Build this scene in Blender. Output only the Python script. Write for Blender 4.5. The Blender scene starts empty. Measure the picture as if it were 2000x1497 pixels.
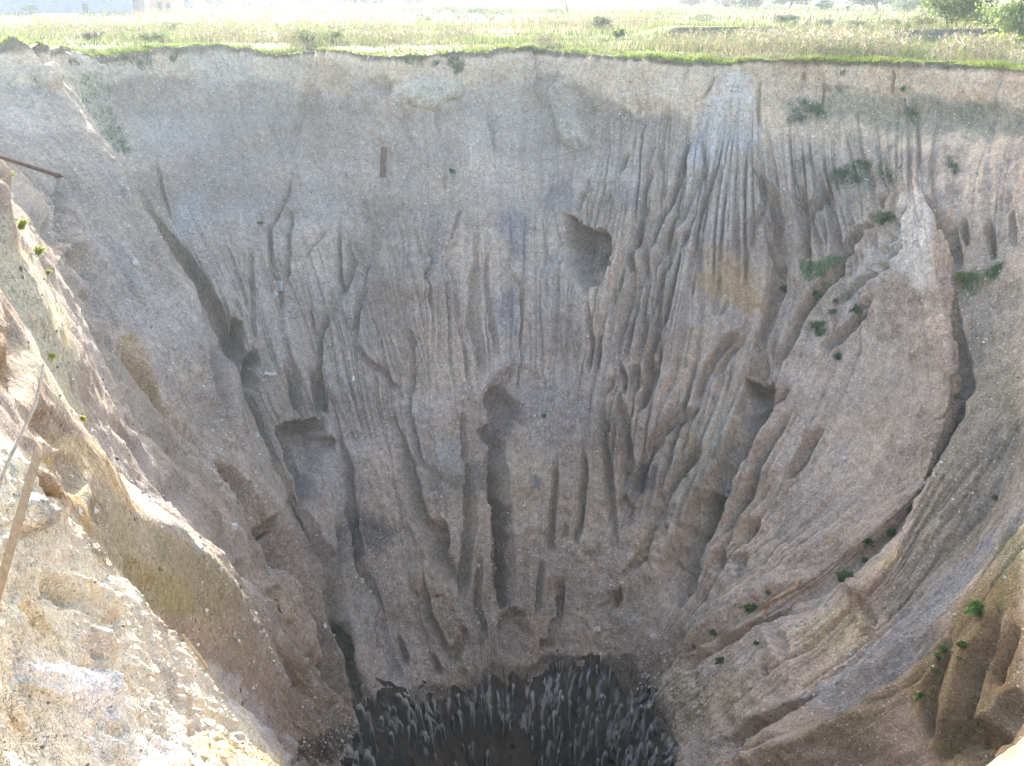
import bpy, math, random
import numpy as np
from mathutils import Vector, Matrix
from mathutils.bvhtree import BVHTree

random.seed(7)
RNG = np.random.default_rng(11)
scene = bpy.context.scene
C = scene.collection
R = math.radians

# ------------------------------------------------------------------ camera
CAM = np.array([0.0, 0.0, 4.0])
PITCH = R(21.3)
FPX = 1946.0            # focal length in photograph pixels (2000 wide)
cam_d = bpy.data.cameras.new('camera')
cam = bpy.data.objects.new('camera', cam_d)
C.objects.link(cam)
cam.location = CAM
cam.rotation_euler = (R(90) - PITCH, 0, 0)
cam_d.sensor_width = 36.0
cam_d.lens = 36.0 * FPX / 2000.0
cam_d.clip_start = 0.1
cam_d.clip_end = 6000
scene.camera = cam

# ------------------------------------------------------------------ world, sun, exposure
SUN_AZ = R(-24)          # measured from +Y (view direction), positive to the right
SUN_EL = R(16)
world = bpy.data.worlds.new('World')
scene.world = world
world.use_nodes = True
wn = world.node_tree.nodes
bg = wn['Background']
sky = wn.new('ShaderNodeTexSky')
sky.sky_type = 'NISHITA'
sky.sun_disc = False
sky.sun_elevation = SUN_EL
sky.sun_rotation = SUN_AZ
sky.air_density = 1.0
sky.dust_density = 2.5
sky.ozone_density = 1.0
world.node_tree.links.new(sky.outputs[0], bg.inputs[0])
bg.inputs[1].default_value = 0.15
sun_d = bpy.data.lights.new('sun', 'SUN')
sun_d.energy = 3.5
sun_d.angle = R(0.5)
sun_d.color = (1.0, 0.95, 0.86)
sun = bpy.data.objects.new('sun', sun_d)
C.objects.link(sun)
SUN_DIR = Vector((math.sin(SUN_AZ) * math.cos(SUN_EL), math.cos(SUN_AZ) * math.cos(SUN_EL), math.sin(SUN_EL)))
sun.rotation_euler = (-SUN_DIR).to_track_quat('-Z', 'Y').to_euler()
sun.location = SUN_DIR * 60
scene.view_settings.view_transform = 'Standard'
scene.view_settings.look = 'None'
scene.view_settings.exposure = 2.62
scene.view_settings.gamma = 1.0
scene.view_settings.use_curve_mapping = False
scene.render.engine = 'CYCLES'
scene.cycles.max_bounces = 5
scene.cycles.diffuse_bounces = 2
scene.cycles.use_adaptive_sampling = True
scene.cycles.adaptive_threshold = 0.03
scene.cycles.adaptive_min_samples = 16
scene.cycles.volume_bounces = 0
scene.cycles.use_denoising = True

# ------------------------------------------------------------------ pixel <-> space
cp, sp = math.cos(PITCH), math.sin(PITCH)

def ray(px, py):
    u = (px - 1000.0) / FPX
    v = (748.5 - py) / FPX
    return np.array([u, cp + v * sp, -sp + v * cp])

def at(px, py, y):
    """the point seen at (px,py) of the photograph, y metres ahead of the camera"""
    d = ray(px, py)
    return CAM + d * (y / d[1])

def atz(px, py, z):
    d = ray(px, py)
    return CAM + d * ((z - CAM[2]) / d[2])

def project(P):
    q = P - CAM
    fwd = q[..., 1] * cp - q[..., 2] * sp
    up = q[..., 1] * sp + q[..., 2] * cp
    f = np.where(fwd > 0.2, fwd, 0.2)
    return 1000 + FPX * q[..., 0] / f, 748.5 - FPX * up / f, fwd

# ------------------------------------------------------------------ noise
_PERM = np.random.default_rng(3).random(1 << 16).astype(np.float32)

def _h(ix, iy, iz):
    k = (ix * 73856093) ^ (iy * 19349663) ^ (iz * 83492791)
    return _PERM[(k ^ (k >> 13)) & 0xFFFF]

def vnoise(x, y, z=None):
    """value noise in -1..1"""
    x = np.asarray(x, np.float64); y = np.asarray(y, np.float64)
    if z is None:
        z = np.zeros_like(x)
    fx, fy, fz = np.floor(x), np.floor(y), np.floor(z)
    ix, iy, iz = fx.astype(np.int64), fy.astype(np.int64), fz.astype(np.int64)
    x, y, z = (x - fx).astype(np.float32), (y - fy).astype(np.float32), (z - fz).astype(np.float32)
    sx, sy, sz = x * x * (3 - 2 * x), y * y * (3 - 2 * y), z * z * (3 - 2 * z)
    a = _h(ix, iy, iz); b = _h(ix + 1, iy, iz); a = a + (b - a) * sx
    c = _h(ix, iy + 1, iz); b = _h(ix + 1, iy + 1, iz); c = c + (b - c) * sx
    a = a + (c - a) * sy
    d = _h(ix, iy, iz + 1); b = _h(ix + 1, iy, iz + 1); d = d + (b - d) * sx
    e = _h(ix, iy + 1, iz + 1); b = _h(ix + 1, iy + 1, iz + 1); e = e + (b - e) * sx
    d = d + (e - d) * sy
    return (a + (d - a) * sz) * 2 - 1

def fbm(P, scale, octaves=4, gain=0.5):
    out = 0; amp = 1.0
    for o in range(octaves):
        f = scale * (2.03 ** o)
        out = out + amp * vnoise(P[..., 0] * f + 13.7 * o, P[..., 1] * f + 5.1, P[..., 2] * f)
        amp *= gain
    return out

def sstep(a, b, x):
    t = np.clip((x - a) / (b - a), 0, 1)
    return t * t * (3 - 2 * t)

# ------------------------------------------------------------------ object helpers
def tag(o, label=None, cat=None, group=None, kind=None):
    if label: o['label'] = label
    if cat: o['category'] = cat
    if group: o['group'] = group
    if kind: o['kind'] = kind
    return o

def empty(name, loc=(0, 0, 0), label=None, cat=None, group=None):
    o = bpy.data.objects.new(name, None)
    o.location = loc
    C.objects.link(o)
    return tag(o, label, cat, group)

def mesh_obj(name, V, F, mat, parent=None, smooth=False, loc=None):
    me = bpy.data.meshes.new(name)
    V = np.asarray(V, np.float64)
    if loc is not None:
        V = V - np.asarray(loc)
    if isinstance(F, np.ndarray):
        n, k = F.shape
        me.vertices.add(len(V)); me.vertices.foreach_set('co', V.astype(np.float32).ravel())
        me.loops.add(n * k); me.loops.foreach_set('vertex_index', F.astype(np.int32).ravel())
        me.polygons.add(n); me.polygons.foreach_set('loop_start', np.arange(0, n * k, k, dtype=np.int32))
        me.update(calc_edges=True)
    else:
        me.from_pydata([tuple(v) for v in V], [], F)
        me.update()
    me.polygons.foreach_set('use_smooth', np.full(len(me.polygons), smooth, dtype=bool))
    me.materials.append(mat)
    o = bpy.data.objects.new(name, me)
    C.objects.link(o)
    if loc is not None:
        o.location = loc
    if parent is not None:
        o.parent = parent
    return o

def vcolor(o, col, name='tint'):
    a = o.data.color_attributes.new(name, 'FLOAT_COLOR', 'POINT')
    c4 = np.ones((len(col), 4), np.float32); c4[:, :3] = col
    a.data.foreach_set('color', c4.ravel())

def grid_faces(nr, nc, off=0):
    i = np.arange(nr - 1)[:, None] * nc + np.arange(nc - 1)[None, :]
    return (np.stack([i, i + 1, i + nc + 1, i + nc], -1).reshape(-1, 4) + off)

# ------------------------------------------------------------------ materials
def new_mat(name):
    m = bpy.data.materials.new(name)
    m.use_nodes = True
    nt = m.node_tree
    b = nt.nodes['Principled BSDF']
    b.inputs['Specular IOR Level'].default_value = 0.15
    b.inputs['Roughness'].default_value = 0.9
    return m, nt, b

def nd(nt, kind, **kw):
    n = nt.nodes.new(kind)
    for k, v in kw.items():
        if k in n.inputs.keys():
            n.inputs[k].default_value = v
        else:
            setattr(n, k, v)
    return n

def mixc(nt, blend, fac, a, b):
    n = nt.nodes.new('ShaderNodeMix'); n.data_type = 'RGBA'; n.blend_type = blend
    for sock, v in ((n.inputs[0], fac), (n.inputs[6], a), (n.inputs[7], b)):
        if hasattr(v, 'links') or isinstance(v, bpy.types.NodeSocket):
            nt.links.new(v, sock)
        elif isinstance(v, (int, float)):
            sock.default_value = v
        else:
            sock.default_value = (*v, 1)
    return n.outputs[2]

def ramp(nt, fac, stops):
    n = nt.nodes.new('ShaderNodeValToRGB')
    while len(n.color_ramp.elements) < len(stops):
        n.color_ramp.elements.new(0.5)
    for e, (p, c) in zip(n.color_ramp.elements, stops):
        e.position = p
        e.color = (*c, 1) if not isinstance(c, (int, float)) else (c, c, c, 1)
    nt.links.new(fac, n.inputs[0])
    return n.outputs[0]

def soil_material(name, speck=1.0, fine=1.0, grain=1.0, crackle=0.0):
    m, nt, b = new_mat(name)
    L = nt.links.new
    tc = nd(nt, 'ShaderNodeTexCoord')
    at_ = nd(nt, 'ShaderNodeAttribute', attribute_name='tint')
    n1 = nd(nt, 'ShaderNodeTexNoise', Scale=3.1 * fine, Detail=4.0, Roughness=0.68)
    n2 = nd(nt, 'ShaderNodeTexNoise', Scale=7.5 * fine, Detail=2.0, Roughness=0.5)
    for n in (n1, n2):
        L(tc.outputs['Object'], n.inputs['Vector'])
    g_ = lambda x: 1 + (x - 1) * grain
    c = mixc(nt, 'MULTIPLY', 1.0, at_.outputs['Color'], ramp(nt, n1.outputs['Fac'], [(0.28, g_(.6)), (0.52, 1.0), (0.78, g_(1.36))]))
    c = mixc(nt, 'MULTIPLY', 1.0, c, ramp(nt, n2.outputs['Fac'], [(0.3, g_(.72)), (0.5, .99), (0.72, g_(1.3))]))
    # pale and dark stones set in the soil
    for sc, th, col, k in ((7.0, 0.17, (0.78, 0.76, 0.72), 0.85), (17.0, 0.2, (0.66, 0.63, 0.58), 0.7)):
        vo = nd(nt, 'ShaderNodeTexVoronoi', Scale=sc * fine, Randomness=1.0)
        L(tc.outputs['Object'], vo.inputs['Vector'])
        dist = ramp(nt, vo.outputs['Distance'], [(th, 1.0), (th * 1.5, 0.0)])
        sel = ramp(nt, nd_sep(nt, vo.outputs['Color']), [(0.80, 0.0), (0.83, 1.0)])
        f = nd(nt, 'ShaderNodeMath', operation='MULTIPLY'); L(dist, f.inputs[0]); L(sel, f.inputs[1])
        g = nd(nt, 'ShaderNodeMath', operation='MULTIPLY'); L(f.outputs[0], g.inputs[0]); g.inputs[1].default_value = k * speck
        c = mixc(nt, 'MIX', g.outputs[0], c, col)
    L(c, b.inputs['Base Color'])
    n3 = nd(nt, 'ShaderNodeTexNoise', Scale=6.0 * fine, Detail=3.0, Roughness=0.75)
    L(tc.outputs['Object'], n3.inputs['Vector'])
    b1 = nd(nt, 'ShaderNodeBump', Strength=1.0, Distance=.06 if fine < 1 else (.15 if fine == 1.0 else .26) / fine); L(n3.outputs['Fac'], b1.inputs['Height'])
    if crackle:
        v3 = nd(nt, 'ShaderNodeTexVoronoi', feature='DISTANCE_TO_EDGE', Scale=5.5 * fine, Randomness=1.0)
        wv = nd(nt, 'ShaderNodeMix', data_type='VECTOR'); wv.inputs[0].default_value = .06
        L(tc.outputs['Object'], wv.inputs[4]); L(n3.outputs['Color'], wv.inputs[5]); L(wv.outputs[1], v3.inputs['Vector'])
        r_ = ramp(nt, v3.outputs['Distance'], [(0.0, 0.0), (0.12, 1.0)])
        b2 = nd(nt, 'ShaderNodeBump', Strength=crackle, Distance=.06 / fine); L(r_, b2.inputs['Height']); L(b1.outputs[0], b2.inputs['Normal'])
        L(b2.outputs[0], b.inputs['Normal'])
    else:
        L(b1.outputs[0], b.inputs['Normal'])
    return m

def nd_sep(nt, sock):
    s = nt.nodes.new('ShaderNodeSeparateColor')
    nt.links.new(sock, s.inputs[0])
    return s.outputs[0]

MAT = {}
MAT['soil'] = soil_material('soil', .9, 1.0, .8)
MAT['near_soil'] = soil_material('near_soil', 0.4, 2.6, .35, .6)

MAT['spur_soil'] = soil_material('spur_soil', 0.9, 1.5, .75, .5)

# ------------------------------------------------------------------ crater: meridians from the rim to the hole
def mer(*pts):
    out = []
    for p in pts:
        out.append(at(*p) if p[0] != 'w' else np.array(p[1:], float))
    return np.array(out)

def far_mer(pt, pb, zb=-35.0, cliff=4.0, cf=0.05):
    a = atz(pt[0], pt[1], 0.0); b = atz(pb[0], pb[1], zb)
    pts = []
    for z in (0, -0.4, -cliff, -cliff - 1.5, -10, -16, -22, -28, -32, zb):
        if z > -cliff + 0.01:
            f = cf * 0.15 if z < -0.1 else 0.0
        else:
            k = (-z - cliff) / (-zb - cliff)
            f = cf + (1 - cf) * k ** 0.9
        p = a + (b - a) * f
        pts.append((p[0], p[1], z))
    return np.array(pts)

W = 'w'
M_N = mer((W, 0.6, 0.4, 2.3), (W, 0.7, 2.0, -1.0), (W, 1.0, 6.0, -6.5), (W, 1.0, 15, -17), (W, 0.5, 31, -34.5))
M_D1 = mer((W, -1.7, 0.9, 2.3), (W, -2.3, 3.3, 0.9), (0, 1497, 5.2), (250, 1497, 8.6), (500, 1497, 13.5), (600, 1560, 20), (680, 1650, 31), (W, -6, 34, -34))
M_DM = mer((W, -3.6, 2.6, 2.6), (-60, 1130, 5.9), (0, 1230, 6.6), (150, 1300, 8.8), (350, 1400, 12.5), (500, 1455, 17.5), (600, 1525, 24), (665, 1610, 33), (W, -6.6, 36, -34))
M_DC = mer((-300, 600, 6.5), (-100, 730, 7.5), (0, 840, 8.5), (60, 880, 9.3), (125, 950, 10.3), (150, 1010, 11), (240, 1140, 13), (300, 1215, 15), (400, 1300, 18), (450, 1350, 20), (540, 1430, 24), (600, 1497, 28), (660, 1600, 35.5), (W, -7.0, 37, -34))
M_CD = mer((-400, 600, 9), (-250, 700, 10), (0, 870, 11.5), (100, 1000, 13), (220, 1150, 16), (300, 1250, 18.5), (400, 1340, 22), (540, 1460, 28), (640, 1560, 35), (W, -7.9, 38.5, -34))
M_C = mer((-350, 380, 19), (-150, 450, 18.5), (0, 565, 18), (70, 690, 18), (120, 770, 18.3), (150, 820, 18.6), (214, 890, 19.2), (280, 990, 20.3), (350, 1020, 21.8), (420, 1090, 24), (500, 1200, 27.5), (560, 1310, 31.5), (610, 1400, 36), (650, 1470, 40.5), (672, 1490, 41.5))
M_CB = mer((-300, 300, 23), (-100, 420, 22.5), (0, 540, 22.5), (80, 680, 22.6), (140, 800, 23.3), (240, 950, 25), (380, 1060, 27.5), (500, 1200, 30.5), (570, 1320, 34.5), (622, 1410, 38.5), (660, 1480, 41.8), (676, 1490, 42.2))
M_B = mer((-120, 262, 26), (0, 345, 25), (30, 372, 25.2), (60, 480, 25), (110, 600, 24.5), (136, 690, 24.5), (165, 800, 25), (260, 930, 27), (400, 1050, 29.5), (500, 1170, 32), (580, 1300, 35.5), (630, 1400, 39.5), (665, 1460, 42), (678, 1480, 42.6))
M_G2 = mer((-260, 115, 60), (-120, 230, 56), (10, 330, 52), (85, 400, 50), (125, 445, 48.7), (145, 490, 47.5), (190, 600, 46), (250, 720, 44), (330, 830, 42.5), (420, 960, 41.5), (500, 1080, 41), (570, 1200, 41.3), (630, 1330, 43), (665, 1420, 44.3), (680, 1450, 44.4))
M_AM = mer((-150, 98, 63), (-60, 180, 61), (25, 260, 58.5), (140, 385, 56), (230, 520, 52.5), (320, 680, 49.3), (400, 820, 47), (480, 960, 45.3), (560, 1110, 44.2), (620, 1250, 44), (670, 1390, 44.5), (684, 1430, 44.8))
M_A = mer((60, 95, 66), (115, 170, 64), (140, 210, 63), (270, 400, 58.5), (330, 490, 56), (395, 610, 53), (440, 740, 50.5), (480, 800, 49.5), (520, 900, 48), (560, 980, 47.3), (640, 1200, 45.8), (670, 1300, 45.5), (695, 1410, 45), (700, 1428, 45))
M_V1 = mer((125, 100, 79), (150, 150, 76), (210, 280, 73.5), (280, 420, 71), (340, 500, 68.5), (400, 600, 65.5), (450, 740, 60.5), (510, 880, 57), (600, 1100, 52.5), (650, 1280, 49), (690, 1400, 46.5), (712, 1425, 45.6))
FAR = [far_mer((250, 96), (745, 1400), -34), far_mer((420, 95), (800, 1378)), far_mer((600, 98), (855, 1368)),
       far_mer((760, 110), (920, 1362)), far_mer((900, 101), (985, 1360)), far_mer((1050, 97), (1035, 1350)),
       far_mer((1200, 108), (1080, 1312)), far_mer((1330, 112), (1140, 1318)), far_mer((1430, 114), (1190, 1338))]
M_R1 = mer((1485, 116, 70.3), (1487, 205, 69.5), (1500, 345, 66), (1520, 480, 63), (1500, 620, 60.5), (1480, 720, 58.5), (1430, 850, 55.5), (1380, 980, 53), (1310, 1180, 50), (1250, 1290, 49), (1228, 1352, 49))
M_EW = mer((1640, 119, 68), (1640, 215, 67), (1650, 350, 63), (1680, 500, 59), (1690, 650, 56), (1640, 800, 53), (1560, 950, 50.5), (1450, 1080, 49), (1350, 1200, 48.3), (1270, 1290, 48), (1240, 1362, 48))
M_E = mer((1790, 125, 64), (1792, 225, 62.8), (1800, 380, 55), (1820, 500, 52), (1845, 640, 49.3), (1855, 760, 46.8), (1830, 850, 45.0), (1790, 960, 43.5), (1700, 1040, 43.5), (1560, 1130, 44), (1400, 1230, 45), (1300, 1300, 46.5), (1250, 1372, 47))
M_EF = mer((1900, 129, 62), (1895, 230, 61), (1880, 300, 58), (1865, 450, 53.6), (1868, 600, 51.0), (1885, 740, 48.2), (1850, 850, 45.9), (1800, 975, 43.9), (1690, 1095, 43.3), (1560, 1185, 43.2), (1400, 1290, 43.5), (1290, 1370, 45), (1265, 1405, 46))
M_F = mer((2050, 140, 58), (2040, 235, 57.4), (2000, 300, 55), (1960, 500, 51), (1930, 700, 47.5), (1870, 850, 44), (1800, 960, 41.8), (1690, 1135, 39), (1560, 1240, 39.2), (1430, 1350, 40), (1330, 1450, 42), (1300, 1480, 42.5))
M_FG = mer((2200, 150, 51), (2190, 260, 50.5), (2150, 400, 47), (2080, 650, 45), (2000, 850, 42.5), (1900, 1010, 39.8), (1750, 1200, 36.8), (1640, 1320, 35.5), (1540, 1400, 36), (1400, 1480, 38), (1330, 1520, 39), (1312, 1540, 40))
M_G = mer((2350, 200, 42), (2250, 400, 40), (2130, 700, 37), (2050, 900, 34.8), (1960, 1060, 33.2), (1870, 1200, 32.2), (1770, 1310, 31.5), (1640, 1370, 31.6), (1540, 1410, 32.6), (1400, 1500, 35), (1330, 1570, 38), (1316, 1590, 38.3))
M_H = mer((2600, 300, 30), (2400, 700, 29), (2150, 1080, 28.3), (2000, 1340, 27.5), (1930, 1410, 27.2), (1880, 1497, 27), (1700, 1650, 28.5), (1400, 1750, 33), (1380, 1770, 33.5))
M_I = mer((W, 9, 5, 2.3), (2500, 1000, 19), (2170, 1330, 21.5), (1970, 1497, 22.5), (1850, 1600, 23.5), (1600, 1800, 25), (1300, 1900, 30.5))

def pchip(x, y, q):
    """monotone cubic interpolation, x increasing, y (n,k)"""
    h = np.diff(x)[:, None]; d = np.diff(y, axis=0) / h
    m = np.zeros_like(y)
    m[1:-1] = np.where(d[:-1] * d[1:] > 0, 2 * d[:-1] * d[1:] / np.where(np.abs(d[:-1] + d[1:]) < 1e-9, 1e-9, d[:-1] + d[1:]), 0)
    m[0] = d[0]; m[-1] = d[-1]
    i = np.clip(np.searchsorted(x, q) - 1, 0, len(x) - 2)
    t = ((q - x[i]) / np.diff(x)[i])[:, None]; hh = np.diff(x)[i][:, None]
    return ((1 + 2 * t) * (1 - t) ** 2 * y[i] + t * (1 - t) ** 2 * hh * m[i] + t * t * (3 - 2 * t) * y[i + 1] + t * t * (t - 1) * hh * m[i + 1])

def sample_mer(M, v):
    M = M.copy()
    for i in range(1, len(M)):          # keep descending
        M[i, 2] = min(M[i, 2], M[i - 1, 2] - 0.05)
    z0, z1 = M[0, 2], M[-1, 2]
    zq = z0 + v * (z1 - z0)
    xy = pchip(-M[:, 2], M[:, :2], -zq)
    return np.column_stack([xy, zq])

def loft(mers, cols, v, smooth_cols):
    S = np.stack([sample_mer(M, v) for M in mers], 1)        # rows, meridians, 3
    segs, U = [], []
    for k in range(len(mers) - 1):
        n = cols[k]
        t = np.linspace(0, 1, n, endpoint=(k == len(mers) - 2))[None, :, None]
        segs.append(S[:, k:k + 1] * (1 - t) + S[:, k + 1:k + 2] * t)
        U.append(k + t[0, :, 0])
    P = np.concatenate(segs, 1)
    U = np.concatenate(U)
    js = np.concatenate([[0], np.cumsum(np.linalg.norm(np.diff(P[-1], axis=0), axis=1))])
    jn = np.clip(.5 + .5 * vnoise(js * .45, 0 * js) + .35 * vnoise(js * 1.4, 0 * js + 4) + .2 * vnoise(js * 4, 0 * js + 8), 0, 1.4) * np.clip(np.minimum(js, js[-1] - js) * 2, 0, 1)
    for j in range(P.shape[1]):
        nv = v * (1 - .035 * jn[j] * v ** 12)
        for c_ in range(3):
            P[:, j, c_] = np.interp(nv, v, P[:, j, c_])
    # round the creases a little, keep the two borders
    w = np.exp(-0.5 * (np.arange(-3, 4) / 1.6) ** 2); w /= w.sum()
    for _ in range(smooth_cols):
        Q = np.pad(P, ((0, 0), (3, 3), (0, 0)), mode='edge')
        Q = sum(w[i] * Q[:, i:i + P.shape[1]] for i in range(7))
        Q[:, :4] = P[:, :4]; Q[:, -4:] = P[:, -4:]
        P = Q
    return P, U

def grid_normals(P):
    du = np.gradient(P, axis=1); dv = np.gradient(P, axis=0)
    n = np.cross(du, dv)
    n /= np.maximum(np.linalg.norm(n, axis=-1, keepdims=True), 1e-9)
    c = np.array([0, 42.0, 30.0]) - P
    s = np.sign((n * c).sum(-1, keepdims=True)); s[s == 0] = 1
    return n * s

# ---- features traced on the slopes: given in photograph pixels, carried by the surface that is seen there
CROPS = {1: (0, 0, 2.857), 2: (650, 0, 2.857), 3: (1300, 0, 2.857), 4: (0, 250, 2.721), 5: (650, 250, 2.721), 6: (1300, 250, 2.721),
         7: (0, 750, 2.857), 8: (650, 750, 2.857), 9: (1300, 750, 2.857), 10: (0, 1097, 2.857), 11: (600, 1197, 2.667), 12: (1300, 1097, 2.857),
         0: (0, 0, 1.0)}

def px_of(c, pts):
    x, y, s = CROPS[c]
    return np.array([(x + a / s, y + b / s) for a, b in pts], float)

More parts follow.
